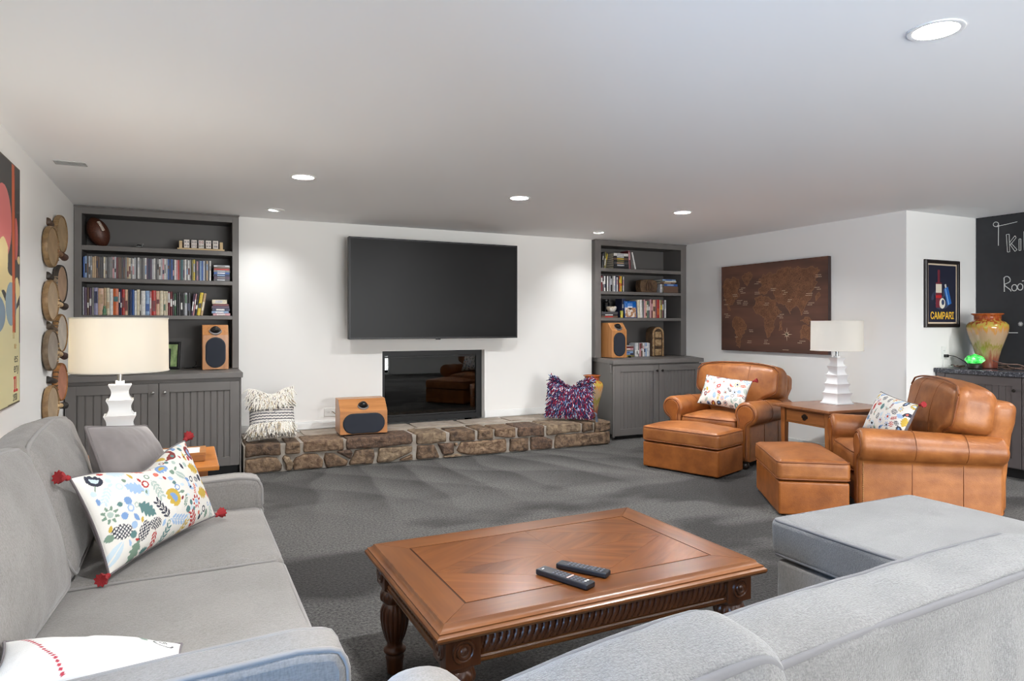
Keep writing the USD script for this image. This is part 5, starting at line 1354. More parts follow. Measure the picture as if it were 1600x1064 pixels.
# ------------------------------------------------------------------ throw pillows
PATT = mat('embroidered_cloth', (0.7, 0.7, 0.7), 0.85, attr=True, bump=(420, 0.35, 0.001))
TAUPE = mat('taupe_cloth', S(108, 100, 102), 0.9, bump=(400, 0.4, 0.001), sheen=0.2)
GPIL = mat('grey_pillow_cloth', S(140, 132, 130), 0.9, var=(5, S(124, 117, 116), 4.0), bump=(320, 0.3, 0.001), sheen=0.25)
GPIPE = mat('grey_pillow_piping', S(122, 115, 114), 0.9)
TASSEL = mat('tassel_red', S(150, 34, 38), 0.85)
MOT = dict(red=S(176, 48, 44), dred=S(128, 44, 40), coral=S(208, 110, 92), gold=S(196, 164, 66), teal=S(92, 126, 124), green=S(120, 144, 126), blue=S(158, 184, 214), mid=S(120, 152, 196), navy=S(48, 50, 64), pale=S(196, 212, 220), sage=S(172, 188, 178))
CREAM = S(226, 222, 214)


def motifs(P, seed, w, h, density=1.0, size=1.0):
    """embroidery: leaves, tulips, rings, sprigs and paisleys scattered on cream cloth. P in metres, centred"""
    C = np.tile(np.array(CREAM), (len(P), 1)); r = np.random.RandomState(seed); keys = list(MOT)
    placed = []
    n = int(420 * density)
    for i in range(n):
        R = r.uniform(0.034, 0.052) * size if len(placed) < 20 * density / size ** 2 else r.uniform(0.010, 0.022) * size
        c = np.array([r.uniform(-w / 2, w / 2) * 0.97, r.uniform(-h / 2, h / 2) * 0.97])
        if any(np.hypot(*(c - q)) < (R + s) * 0.74 for q, s in placed):
            continue
        placed.append((c, R)); a = r.uniform(0, 2 * math.pi); kind = r.randint(7) if R > 0.02 else r.randint(7, 10)
        col = np.array(MOT[keys[r.randint(len(keys))]]); col2 = np.array(MOT[keys[r.randint(len(keys))]])
        d = (P - c) / R; x = d[:, 0] * math.cos(a) + d[:, 1] * math.sin(a); y = -d[:, 0] * math.sin(a) + d[:, 1] * math.cos(a)
        near = (np.abs(x) < 1.5) & (np.abs(y) < 1.5)
        rad, th = np.hypot(x, y), np.arctan2(y, x)
        if kind == 0:                                              # leaf with a pale rib
            m = (np.abs(y) < 0.42 * np.clip(1 - x ** 2, 0, 1)); C[m & near] = col; C[m & near & (np.abs(y) < 0.05)] = CREAM
        elif kind == 1:                                            # lobed leaf
            m = (np.abs(y) < 0.62 * np.clip(1 - x ** 2, 0, 1) * (0.55 + 0.45 * np.abs(np.sin(x * 8 + np.abs(y) * 3)))); C[m & near] = col
        elif kind == 2:                                            # sprig of little leaves on a stem
            m = (np.abs(y) < 0.04) & (np.abs(x) < 1)
            for q in np.linspace(-0.8, 0.8, 5):
                for s in (-1, 1):
                    xx, yy = (x - q) - 0.25, y - s * 0.24; m |= ((xx * 0.8 + s * yy * 0.6) ** 2 / 0.07 + (-s * xx * 0.6 + yy * 0.8) ** 2 / 0.012 < 1)
            C[m & near] = col
        elif kind == 3:                                            # tulip
            m = (rad < 0.75) & (x < 0.35 + 0.25 * np.abs(np.sin(y * 7))); C[m & near] = col; C[near & (rad < 0.40) & (x < 0.1)] = col2
            C[near & (np.abs(y) < 0.05) & (x < -0.7) & (x > -1.3)] = MOT['green']
        elif kind == 4:                                            # ring flower
            m = rad < 0.62 + 0.22 * np.cos(th * 8); C[m & near] = col; C[near & (rad < 0.42)] = CREAM; C[near & (rad < 0.28)] = col2
        elif kind == 5:                                            # paisley bird
            m = ((x / 0.85) ** 2 + ((y - 0.25 * x ** 2) / 0.38) ** 2 < 1) | ((x - 0.75) ** 2 + (y - 0.45) ** 2 < 0.06) | ((np.abs(y + 0.25 + x * 0.4) < 0.13) & (x < -0.5) & (x > -1.3)); C[m & near] = col
            C[near & ((x - 0.1) ** 2 + y ** 2 < 0.05)] = col2
        elif kind == 6:                                            # chequered seed head
            m = (x / 0.9) ** 2 + (y / 0.58) ** 2 < 1; C[m & near] = MOT['navy']; C[m & near & (np.abs(((x + y) * 3) % 1 - .5) < 0.32) & (np.abs(((x - y) * 3) % 1 - .5) < 0.32)] = CREAM
        elif kind == 7:
            C[near & (rad < 0.8)] = col
        elif kind == 8:
            m = (np.abs(y) < 0.45 * np.clip(1 - x ** 2, 0, 1)); C[m & near] = col
        else:
            C[near & (rad < 0.9) & (rad > 0.55)] = col
    return C


def tassel(o, d):
    o, d = np.array(o, float), np.array(d, float); d /= np.linalg.norm(d)
    X = np.cross(d, [0.3, 0.2, 0.9]); X /= np.linalg.norm(X); Y = np.cross(d, X)
    m = lathe([(0.0, 0.0), (0.008, 0.002), (0.010, 0.010), (0.006, 0.016), (0.010, 0.022), (0.017, 0.036), (0.021, 0.048), (0.0, 0.046)], 18, lambda th, z: 1 + 0.16 * np.clip((z - 0.018) / 0.02, 0, 1) * np.cos(th * 9))
    return frame(m, o, X, Y, d)


def throw(name, label, loc, w, h, t, X, Y, seed, color=None, fm=PATT, bm=TAUPE, nu=70, nv=50, tassels=False, pipe=None, density=1.0, ear=0.0, group=None, pinch=0.06):
    """a pillow standing at loc: X along its width, Y up its height"""
    X, Y = np.array(X, float), np.array(Y, float); X /= np.linalg.norm(X); Y -= X * (X @ Y); Y /= np.linalg.norm(Y); N = np.cross(X, Y)
    fr, bk, uv = pillow(w, h, t, nu, nv, pinch, ear=ear)
    wr = (meshkit.fbm(np.hstack([uv * [w * 7, h * 7], uv[:, :1] * 0 + seed]), 3, seed) - 0.5) * 0.018 * ((1 - uv[:, 0] ** 2) * (1 - uv[:, 1] ** 2))[:] ** 0.5
    fv = fr[0].copy(); fv[:, 2] += wr
    th = thing(name, label, 'pillow', loc, group=group)
    o = Y * h / 2
    col = motifs(uv * [w / 2, h / 2], seed, w, h, density, 1.0 if w > 0.6 else 0.72) if color is None else color
    part(th, 'front_cover', frame((fv, fr[1]), o, X, Y, N), fm, True, color=col if fm is PATT else None)
    part(th, 'back_cover', frame(bk, o, X, Y, N), bm, True)
    n4 = nu * nv; idx = np.arange(n4).reshape(nu, nv)
    loop = np.concatenate([idx[:, 0], idx[-1, 1:], idx[-2::-1, -1], idx[0, -2:0:-1]])
    part(th, 'piping', frame(tube(fr[0][loop], 0.004 if not pipe else 0.006, 6, closed=True), o, X, Y, N), pipe or bm, 60)
    if tassels:
        for sx in (-1, 1):
            for sy in (-1, 1):
                if tassels == 'one' and (sx, sy) != (1, 1):
                    continue
                c = o + X * sx * w / 2 + Y * sy * h / 2
                d = X * sx + Y * sy * 0.35 + np.array([0, 0, 0.35 if sy < 0 else 0.0])
                part(th, 'tassel', tassel(c, d), TASSEL, 50, label='red tassel')
    return th


throw('throw_pillow', 'plain taupe grey throw pillow in the far corner of the left sofa', (-0.116, 3.203, 0.514), 0.46, 0.43, 0.19, (0.42, 0.90, -0.14), (-0.36, 0.16, 0.90), 3, pinch=0.02, fm=GPIL, bm=GPIL, pipe=GPIPE)
NP = throw('throw_pillow', 'large embroidered lumbar pillow with red corner tassels on the left sofa', (-0.050, 2.905, 0.504), 0.66, 0.352, 0.16, (0.53, 0.85, 0.02), (-0.36, 0.16, 0.92), 12, tassels=True, nu=230, nv=140, density=1.5, ear=0.05)


def near_pillow(uv, w, h):
    P = uv * [w / 2, h / 2]; C = np.tile(np.array(S(212, 210, 206)), (len(P), 1))
    for x0, y0, x1, y1 in ((0.17, -0.11, 0.06, 0.10), (-0.03, -0.11, -0.08, -0.075)):
        L = math.hypot(x1 - x0, y1 - y0); d = ((P[:, 0] - x0) * (x1 - x0) + (P[:, 1] - y0) * (y1 - y0)) / L; e = ((P[:, 0] - x0) * (y1 - y0) - (P[:, 1] - y0) * (x1 - x0)) / L
        C[(d > 0) & (d < L) & ((((d % 0.012) - 0.006) ** 2 + e ** 2) < 0.0044 ** 2)] = S(168, 54, 66)
    x, y = P[:, 0] + 0.095, P[:, 1] + 0.065; C[(x / 0.010) ** 2 + (y / 0.016) ** 2 < 1] = S(130, 150, 138)
    x, y = P[:, 0] + 0.140, P[:, 1] + 0.058; r, a = np.hypot(x, y), np.arctan2(y, x)
    C[(np.abs(r - 0.012 - 0.0028 * (a + math.pi)) < 0.002) | (np.abs(r - 0.006) < 0.0015)] = S(40, 40, 46)
    return C


_, _, uvn = pillow(0.38, 0.22, 0.09, 150, 120)
throw('throw_pillow', 'white embroidered pillow with red dotted lines at the near end of the sofa', (-0.188, 1.922, 0.560), 0.38, 0.22, 0.09, (-0.90, -0.05, 0.22), (0.04, -0.90, -0.02), 5, color=near_pillow(uvn, 0.38, 0.22), nu=150, nv=120)


def on_chair(loc, rz, label, x, y, z, w, h, seed, roll=0, yaw=0, tas='one'):
    a = math.radians(rz); c, s = math.cos(a), math.sin(a)
    g = lambda p: np.array([p[0] * c - p[1] * s, p[0] * s + p[1] * c, p[2]])
    q = math.radians(yaw); ro = math.radians(roll)
    X = np.array([math.cos(q) * math.cos(ro), math.sin(q) * math.cos(ro), math.sin(ro)]); Y = np.array([-math.sin(q) * 0.3 - math.sin(ro) * 0.9, 0.42, 0.9])
    o = g((x, y, 0)) + np.array([loc[0], loc[1], z])
    throw('throw_pillow', label, o, w, h, 0.14, g(X), g(Y), seed, tassels=tas, nu=150, nv=95, density=1.3)


on_chair((4.955, 5.118), -70.7, 'small embroidered lumbar pillow on the armchair by the right bookcase', 0.006, -0.235, 0.53, 0.51, 0.31, 21, -4, -5)
on_chair((4.800, 3.130), -128.7, 'small embroidered lumbar pillow with a red tassel on the armchair near the bar', -0.02, -0.215, 0.515, 0.50, 0.31, 33, -5, 12)

# ------------------------------------------------------------------ round paddle drums on the left wall
RAW = [S(176, 150, 116), S(182, 152, 124), S(214, 200, 184), S(190, 140, 112)]
DRUMS = [  # y, z, rim colour, second rim colour, skin, handle direction (dy, dz), neck, grip, label
    (6.06, 2.02, (150, 122, 84), (120, 94, 62), (178, 152, 116), (-1, 0.16), (150, 120, 84), (92, 68, 50), 'tan paddle drum, further of the topmost pair on the left wall'),
    (5.66, 1.885, (150, 122, 84), (112, 88, 58), (176, 148, 112), (1, -0.13), (140, 104, 72), (96, 64, 50), 'tan paddle drum, nearer of the topmost pair on the left wall'),
    (6.06, 1.645, (70, 64, 58), (52, 46, 42), (190, 158, 130), (-1, 0.13), (150, 132, 108), (66, 56, 48), 'dark rimmed paddle drum in the second pair on the left wall'),
    (5.66, 1.508, (158, 128, 90), (126, 98, 66), (190, 166, 136), (1, -0.10), (214, 184, 142), (74, 60, 52), 'light tan paddle drum in the second pair on the left wall'),
    (6.06, 1.274, (178, 138, 84), (110, 76, 44), (214, 202, 186), (-1, 0.19), (110, 92, 74), (104, 88, 70), 'white skinned paddle drum with banded golden rim, third pair, left wall'),
    (5.66, 1.16, (134, 116, 94), (108, 90, 70), (168, 156, 142), (1, -0.17), (206, 176, 134), (78, 54, 50), 'grey skinned paddle drum in the third pair on the left wall'),
    (6.06, 0.905, (188, 130, 72), (130, 82, 42), (198, 138, 112), (-1, 0.13), (84, 70, 58), (58, 52, 48), 'amber paddle drum with orange skin, lowest pair on the left wall'),
    (5.66, 0.768, (164, 132, 92), (130, 100, 68), (188, 164, 134), (1, -0.10), (216, 184, 138), (60, 56, 52), 'slim tan paddle drum, lowest of all on the left wall')]
for i, (y, z, r1, r2, sk, (dy, dz), nk, gp, lab) in enumerate(DRUMS):
    t = thing('paddle_drum', lab, 'drum', (XL + 0.019, y, z), -6)
    R, dep = 0.142, 0.034; L = math.hypot(dy, dz); dy, dz = dy / L, dz / L
    rimm = mat('drum_rim_%d' % i, S(*r1), 0.5, var=(22, S(*r2), 4.0), stretch=(1, 1, 1)); skm = mat('drum_skin_%d' % i, S(*sk), 0.6, var=(10, tuple(c * 0.8 for c in S(*sk)), 4.0)); gm = mat('drum_grip_%d' % i, S(*gp), 0.5, var=(40, tuple(c * 0.6 for c in S(*gp)), 3.0)); nm = mat('drum_neck_%d' % i, S(*nk), 0.5)
    O = lambda m: frame(m, (0, 0, 0), (0, 1, 0), (0, 0, 1), (1, 0, 0))
    part(t, 'hoop', O(lathe([(R - 0.010, 0.0), (R - 0.001, 0.0), (R + 0.003, 0.006), (R + 0.004, dep * 0.5), (R + 0.002, dep - 0.006), (R - 0.002, dep), (R - 0.009, dep), (R - 0.010, dep - 0.004), (R - 0.010, 0.0)], 56, cap=False)), rimm, 50)
    part(t, 'skin', O(noise_push(lathe([(0.0, dep - 0.010), (R * 0.4, dep - 0.010), (R * 0.8, dep - 0.009), (R - 0.009, dep - 0.006), (R - 0.009, dep - 0.012), (0.0, dep - 0.013)], 48, cap=False), 0.0008, 20, i)), skm, True)
    a = math.atan2(dz, dy); c = np.array([math.cos(a), math.sin(a)])
    hx0, hx1, hx2 = R + 0.0, R + 0.115, R + 0.205
    hb = lambda l: frame(l, (0.018, 0, 0), (1, 0, 0), (0, -c[1], c[0]), (0, c[0], c[1]))
    part(t, 'neck', hb(lathe([(0.016, R - 0.02), (0.019, R + 0.02), (0.017, R + 0.05), (0.019, R + 0.075), (0.018, hx1 - 0.02)], 20)), nm, True)
    part(t, 'grip', hb(lathe([(0.018, hx1 - 0.021), (0.024, hx1 - 0.01), (0.025, hx2 - 0.03), (0.027, hx2 - 0.01), (0.022, hx2), (0.0, hx2 + 0.001)], 20)), gm, True)
    for q in (-0.30, -0.15, 0.0, 0.15, 0.30) if i in (0, 1, 4, 5, 6) else (-0.12, 0.12):
        w = math.atan2(dz, dy) + q * 1.6
        part(t, 'binding', O(rot(rbox(R - 0.012, R + 0.0065, -0.004, 0.004, 0.001, dep + 0.002, 0.001, 1), (0, 0, 1), math.degrees(w))), nm)

# ------------------------------------------------------------------ vintage poster on the left wall (a generic stand-in of its colours; the lettering is as photographed)
FLAT = mat('printed_canvas', (0.5, 0.5, 0.5), 0.5, attr=True)
po = thing('poster', 'tall colourful vintage style poster on the left wall above the sofa', 'poster', (XL + 0.002, 4.27, 0.893))
PW, PH = 0.96, 1.341
u, v = np.meshgrid(np.linspace(0, PW, 240), np.linspace(0, PH, 330), indexing='ij')
P = np.stack([u.ravel(), v.ravel()], 1); U, V = P[:, 0], P[:, 1]     # U runs from the near edge (left) to the far edge (right)
nz = meshkit.fbm(np.stack([U * 4, V * 4, U * 0], -1), 3, 4)
C = np.tile(np.array(S(214, 206, 160)), (len(P), 1))
dk = V > 0.62 + 0.10 * np.sin(U * 6); C[dk] = S(64, 62, 60)
C[(V > 0.34) & (V < 0.95) & (U > PW - 0.018 - 0.012 * nz)] = S(80, 70, 58)
rb_ = (((U - PW + 0.40) / 0.19) ** 2 + ((V - 0.99) / 0.20) ** 2 < 1); C[rb_] = S(198, 108, 106)
C[(((U - PW + 0.10) / 0.05) ** 2 + ((V - 0.93) / 0.12) ** 2 < 1)] = S(190, 96, 92)
cr = (np.abs(V - 0.72 - 0.05 * np.sin(U * 14)) < 0.14) & (nz > 0.36); C[cr] = S(226, 206, 150)
C[(((U - PW + 0.22) / 0.13) ** 2 + ((V - 0.56) / 0.12) ** 2 < 1)] = S(136, 158, 168)
C[(((U - PW + 0.55) / 0.2) ** 2 + ((V - 0.5) / 0.10) ** 2 < 1)] = S(120, 142, 160)
C[(np.abs(U - PW + 0.165 + 0.02 * (V - 0.8)) < 0.030) & (V > 0.40)] = S(196, 92, 48)
C[(np.abs(U - PW + 0.125 + 0.02 * (V - 0.8)) < 0.008) & (V > 0.40)] = S(120, 52, 36)
C[(np.abs(U - PW + 0.16) < 0.035) & (V > 0.68) & (V < 0.78) & (nz > 0.5)] = S(70, 60, 44)
edge_w = (np.minimum(np.minimum(U, PW - U), np.minimum(V, PH - V)) < 0.006 + 0.012 * np.clip(nz - 0.5, 0, 1)); C[edge_w] = S(96, 86, 70)
pg = np.stack([np.full(len(P), 0.018), U - PW / 2, V], 1)
part(po, 'print', (pg, grid_faces(240, 330)), FLAT, color=C)
part(po, 'board', box(0.0, 0.0175, -PW / 2, PW / 2, 0, PH), mat('poster_board', S(86, 78, 66), 0.7))
LR, LK, LO = mat('poster_red', S(200, 38, 36), 0.5), mat('poster_ink', S(60, 64, 54), 0.5), mat('poster_ochre', S(202, 164, 110), 0.5)


def lettering(parent, name, text, height, o, X, Y, N, m, depth=0.0006, right=None, bold=False, squash=1.0, label=None, world=True):
    tm = meshkit.text_mesh(text, height, depth, bold); v = np.array(tm.vertices); v[:, 0] *= squash
    if right == 'right':
        v[:, 0] -= v[:, 0].max()
    elif right == 'mid':
        v[:, 0] -= (v[:, 0].max() + v[:, 0].min()) / 2
    return part(parent, name, frame((v, np.array(tm.faces)), o, X, Y, N), m, False, label=label, world=world)


px = XL + 0.0202
for tx, hgt, yy, zz, m, bo, sq in (('n', 0.050, 4.605, 1.262, LO, False, 1), ('ne', 0.034, 4.655, 1.205, LO, False, 1.1), ('es', 0.046, 4.690, 1.128, LK, False, 1.3), ('ery', 0.046, 4.715, 1.072, LK, False, 1.3), ('IL', 0.082, 4.690, 0.964, LR, True, 0.95), ('1930', 0.036, 4.672, 0.914, LK, True, 0.8)):
    lettering(po, 'lettering', tx, hgt, (px, yy, zz), (0, 1, 0), (0, 0, 1), (1, 0, 0), m, right='right', bold=bo, squash=sq)

# ------------------------------------------------------------------ world map on the right wall
mp = thing('world_map', 'large dark brown wooden style world map canvas on the right wall', 'map', (XR - 0.002, 5.565, 1.026))
MW, MH, MD = 1.53, 1.022, 0.045
CONT = [  # outlines in map units: x 0..100 from the left edge, y 0..70 from the bottom
    [(3, 58), (8, 60), (16, 60), (20, 56), (17, 50), (19, 46), (15, 42), (12, 38), (9, 36), (10, 32), (13, 29), (15, 28), (12, 31), (8, 34), (5, 39), (3, 46), (2, 52)],
    [(22, 62), (30, 64), (33, 60), (28, 53), (24, 55)], [(14, 27), (18, 28), (22, 26), (26, 22), (25, 16), (22, 13), (21, 8), (19, 2), (17, 4), (16, 12), (13, 19), (12, 24)],
    [(43, 60), (50, 62), (53, 59), (50, 54), (52, 50), (46, 46), (40, 45), (38, 48), (42, 51), (41, 56)],
    [(36, 42), (42, 44), (50, 42), (54, 40), (58, 33), (60, 31), (55, 27), (54, 20), (50, 13), (47, 11), (45, 18), (44, 26), (40, 29), (35, 31), (34, 36)],
    [(53, 60), (62, 64), (74, 64), (88, 63), (94, 60), (90, 55), (91, 50), (87, 47), (86, 42), (83, 37), (80, 34), (78, 28), (76, 33), (73, 37), (70, 34), (68, 29), (65, 36), (60, 37), (56, 40), (54, 46), (52, 50), (50, 55)],
    [(78, 25), (84, 27), (88, 25), (83, 22)], [(77, 18), (82, 21), (87, 20), (90, 22), (94, 16), (92, 10), (87, 9), (82, 12), (78, 12)], [(90, 41), (92, 45), (93, 42), (91, 39)], [(40, 55), (41, 58), (42, 55)], [(59, 22), (61, 24), (61, 18), (59, 17)]]
polys = []
for k, c in enumerate(CONT):
    ring = np.array(dense(np.hstack([np.array(c, float), np.zeros((len(c), 1))]), 0.9))[:, :2]
    ring += (np.stack([meshkit.noise(np.hstack([ring * 0.55, ring[:, :1] * 0 + k])), meshkit.noise(np.hstack([ring * 0.55, ring[:, :1] * 0 + k + 40]))], 1) - 0.5) * 2.6
    polys.append(Polygon(ring).buffer(0))
land = unary_union(polys)
nu_, nv_ = 330, 226
u, v = np.meshgrid(np.linspace(0, 1, nu_), np.linspace(0, 1, nv_), indexing='ij'); U, V = u.ravel(), v.ravel()
nA = meshkit.fbm(np.stack([U * 3, V * 9, U * 0], -1), 4, 3)[:, None]; nB = meshkit.fbm(np.stack([U * 30, V * 26, U * 0 + 4], -1), 3, 6)[:, None]; plank = ((V * 6).astype(int) % 3)[:, None] * 0.035
C = np.array(S(58, 42, 38)) * (1 - nA) + np.array(S(112, 74, 58)) * nA; C = C * (1 + plank * 2)
inl = contains_xy(land, U * 100, V * 70)
lc_ = np.array(S(100, 64, 44)) * (1 - nB) + np.array(S(146, 100, 68)) * nB
lc_ = np.where(np.abs(((nB * 9) % 1) - 0.5) < 0.12, np.array(S(92, 58, 40)), lc_)
C = np.where(inl[:, None], lc_, C)
edgeln = contains_xy(land.boundary.buffer(0.22), U * 100, V * 70); C[edgeln] = S(134, 94, 64)
pg = np.stack([np.full(len(U), -MD), MW / 2 - U * MW, V * MH], 1)
part(mp, 'print', (pg, grid_faces(nu_, nv_)), FLAT, color=C)
part(mp, 'canvas', box(-MD + 0.0006, 0.0, -MW / 2, MW / 2, 0, MH), mat('map_canvas_edge', S(54, 38, 36), 0.7))
MAPINK = mat('map_lettering', S(206, 184, 156), 0.6)
rose = []
for k in range(16):
    a = math.pi / 8 * k; L = 0.075 if k % 4 == 0 else 0.05 if k % 2 == 0 else 0.028; w = 0.012 if k % 4 == 0 else 0.008
    p = Polygon([(0, 0), (w * math.cos(a + .6), w * math.sin(a + .6)), (L * math.cos(a), L * math.sin(a)), (w * math.cos(a - .6), w * math.sin(a - .6))]).buffer(0)
    rose.append(extrude(p, 0.0008))
part(mp, 'compass_rose', frame(cat(rose), (-MD, MW / 2 - 0.655 * MW, 0.205), (0, -1, 0), (0, 0, 1), (-1, 0, 0)), MAPINK, False, label='pale compass rose', kind='stuff')
dash = []
rm = np.random.RandomState(4)
for cx_, cy_, n in ((20, 51, 4), (17, 41, 3), (23, 40, 3), (4, 30, 3), (2, 42, 1), (4, 38, 1), (36, 55, 2), (34, 47, 2), (50, 49, 2), (62, 47, 3), (82, 44, 2), (90, 48, 2), (84, 37, 2), (67, 40, 2), (58, 29, 3), (30, 17, 2), (14, 11, 1), (28, 8, 2), (44, 9, 3), (76, 9, 2), (80, 31, 2), (90, 57, 2), (61, 2, 1), (12, 46, 2), (45, 38, 2)):
    for k in range(n):
        x = cx_ + rm.uniform(-1.2, 1.2); y = cy_ - 1.35 * k; L = rm.uniform(2.5, 5.5); q = x
        while q < x + L:
            w = rm.uniform(0.35, 0.7); dash.append(mv(box(0, w * MW / 100, 0, 0.006, 0, 0.0006), q * MW / 100, y * MH / 70)); q += w + 0.22
part(mp, 'place_names', frame(cat(dash), (-MD, MW / 2, 0), (0, -1, 0), (0, 0, 1), (-1, 0, 0)), MAPINK, False, kind='stuff', label='tiny pale place names')

# ------------------------------------------------------------------ framed drinks poster on the alcove wall (generic stand-in, the word kept)
fr = thing('framed_poster', 'black framed vintage drinks poster on the white wall beside the chalkboard', 'poster', (6.548, YA - 0.002, 1.312))
FW, FH = 0.53, 0.645
part(fr, 'frame', frame(moulding(-FW / 2 + 0.032, FW / 2 - 0.032, 0.032, FH - 0.032, [(0, 0.0), (0, 0.018), (0.006, 0.026), (0.024, 0.026), (0.032, 0.018), (0.032, 0.0)]), (0, 0, 0), (1, 0, 0), (0, 0, 1), (0, -1, 0)), mat('frame_black', S(34, 28, 28), 0.35), False)
iw, ih = FW - 0.062, FH - 0.062
u, v = np.meshgrid(np.linspace(-iw / 2, iw / 2, 150), np.linspace(0, ih, 190), indexing='ij'); U, V = u.ravel(), v.ravel()
C = np.tile(np.array(S(34, 36, 54)), (len(U), 1))
ed = np.minimum(iw / 2 - np.abs(U), np.minimum(V, ih - V)); C[ed < 0.020] = S(206, 188, 164); C[ed < 0.006] = S(40, 32, 30)
gr = ((U + 0.02) / 0.15) ** 2 + ((V - 0.24) / 0.10) ** 2 < 1; C[gr & (meshkit.fbm(np.stack([U * 20, V * 20, U * 0], -1), 2, 3) > 0.5)] = S(64, 70, 92)
bt = ((np.abs(U + 0.055) < 0.045) & (V > 0.16) & (V < 0.40)) | ((np.abs(U + 0.055) < 0.018) & (V >= 0.40) & (V < 0.52)); C[bt] = S(120, 44, 56)
C[(np.abs(U + 0.055) < 0.045) & (V > 0.30) & (V < 0.385)] = S(226, 216, 196); C[(np.abs(U + 0.055) < 0.045) & (V > 0.25) & (V < 0.275)] = S(190, 40, 40)
C[((U - 0.0) / 0.045) ** 2 + ((V - 0.20) / 0.05) ** 2 < 1] = S(232, 226, 210); C[((U - 0.01) / 0.022) ** 2 + ((V - 0.21) / 0.026) ** 2 < 1] = S(56, 70, 100)
rx, ry = (U - 0.085) * 0.94 + (V - 0.27) * 0.33, -(U - 0.085) * 0.33 + (V - 0.27) * 0.94
C[(np.abs(rx) < 0.034) & (np.abs(ry) < 0.085)] = S(40, 104, 182); C[(np.abs(rx + 0.01) < 0.006) & (np.abs(ry) < 0.08)] = S(150, 190, 226)
C[(np.abs(rx) < 0.012) & (ry > 0.085) & (ry < 0.12)] = S(210, 206, 200)
part(fr, 'print', (np.stack([U, np.full(len(U), -0.012), V + 0.031], 1), grid_faces(150, 190)), FLAT, color=C)
part(fr, 'backing', box(-FW / 2 + 0.01, FW / 2 - 0.01, -0.011, 0.0, 0.01, FH - 0.01), BLACK)
lettering(fr, 'lettering', 'CAMPARI', 0.066, (0, -0.0122, 0.082), (1, 0, 0), (0, 0, 1), (0, -1, 0), mat('poster_yellow', S(236, 186, 56), 0.5), right='mid', bold=True, squash=0.86, label='yellow lettering', world=False)
for p_ in list(stage.GetPrimAtPath(fr.path).GetChildren()):
    pass

# ------------------------------------------------------------------ chalkboard wall and bar
cbd = thing('chalkboard', 'large black chalkboard wall behind the bar with white chalk writing', 'chalkboard', (XB - 0.006, 2.4, 0.93))
part(cbd, 'board', box(-0.006, 0.0055, -1.9, 1.588, 0.0, H - 0.93 - 0.002), mat('chalkboard_black', S(40, 40, 42), 0.8, var=(2.2, S(52, 52, 54), 4.0)), world=False)
CHALK = mat('chalk_white', S(196, 196, 192), 0.95, bump=(300, 0.8, 0.002))
cw = []


def stroke(pts, r=0.004):
    """pts in (y, z) on the board, world metres"""
    p = np.array(pts, float); k = trimesh.path.simplify.resample_spline(p, count=max(8, 6 * len(p)), smooth=0.0) if len(p) > 3 else np.vstack([p[0] + (p[-1] - p[0]) * q if len(p) == 2 else p[0] * (1 - q) ** 2 + 2 * q * (1 - q) * p[1] + q * q * p[2] for q in np.linspace(0, 1, 8)])
    t = tube(np.stack([np.full(len(k), XB - 0.0125), k[:, 0], k[:, 1]], 1), r, 6); v = t[0].copy(); v[:, 0] = XB - 0.0122 + (v[:, 0] - (XB - 0.0125)) * 0.25
    cw.append((v, t[1]))


stroke([(3.795, 2.298), (3.79, 2.330), (3.82, 2.335), (3.83, 2.312), (3.805, 2.292), (3.775, 2.300)]); stroke([(3.80, 2.294), (3.71, 2.302), (3.62, 2.315)]); stroke([(3.782, 2.31), (3.785, 2.20), (3.785, 2.105)])
for a, b in (((3.715, 2.205), (3.705, 2.035)), ((3.690, 2.205), (3.685, 2.035)), ((3.715, 2.205), (3.690, 2.205)), ((3.705, 2.035), (3.685, 2.035)), ((3.690, 2.12), (3.640, 2.185)), ((3.680, 2.10), (3.630, 2.165)), ((3.640, 2.185), (3.630, 2.165)), ((3.688, 2.115), (3.640, 2.035)), ((3.675, 2.12), (3.622, 2.05)), ((3.640, 2.035), (3.622, 2.05)),
             ((3.605, 2.15), (3.605, 2.04)), ((3.590, 2.15), (3.590, 2.04)), ((3.605, 2.15), (3.590, 2.15)), ((3.605, 2.04), (3.590, 2.04)), ((3.565, 2.215), (3.562, 2.04)), ((3.548, 2.215), (3.545, 2.04)), ((3.565, 2.215), (3.548, 2.215)), ((3.562, 2.04), (3.545, 2.04))):
    stroke([a, b], 0.003)
stroke([(3.735, 1.79), (3.733, 1.72), (3.732, 1.655)], 0.005); stroke([(3.738, 1.785), (3.69, 1.79), (3.685, 1.75), (3.73, 1.725), (3.70, 1.69), (3.675, 1.655)], 0.005)
for yc, zc in ((3.645, 1.69), (3.595, 1.695)):
    stroke([(yc + 0.022 * math.cos(a), zc + 0.030 * math.sin(a)) for a in np.linspace(0, 2 * math.pi, 10)], 0.005)
stroke([(3.558, 1.80), (3.556, 1.72), (3.548, 1.665)], 0.005); stroke([(3.580, 1.75), (3.555, 1.752), (3.53, 1.755)], 0.005)
stroke([(3.95, 1.262), (3.80, 1.262), (3.615, 1.262)], 0.005)
for k in range(6):
    a = math.pi / 6 * k + 0.2; stroke([(3.592 + 0.022 * math.cos(a), 1.345 + 0.022 * math.sin(a)), (3.592 - 0.022 * math.cos(a), 1.345 - 0.022 * math.sin(a))], 0.0022)
part(cbd, 'chalk_writing', cat(cw), CHALK, 40, world=True, kind='stuff', label='white chalk lettering and flourishes')

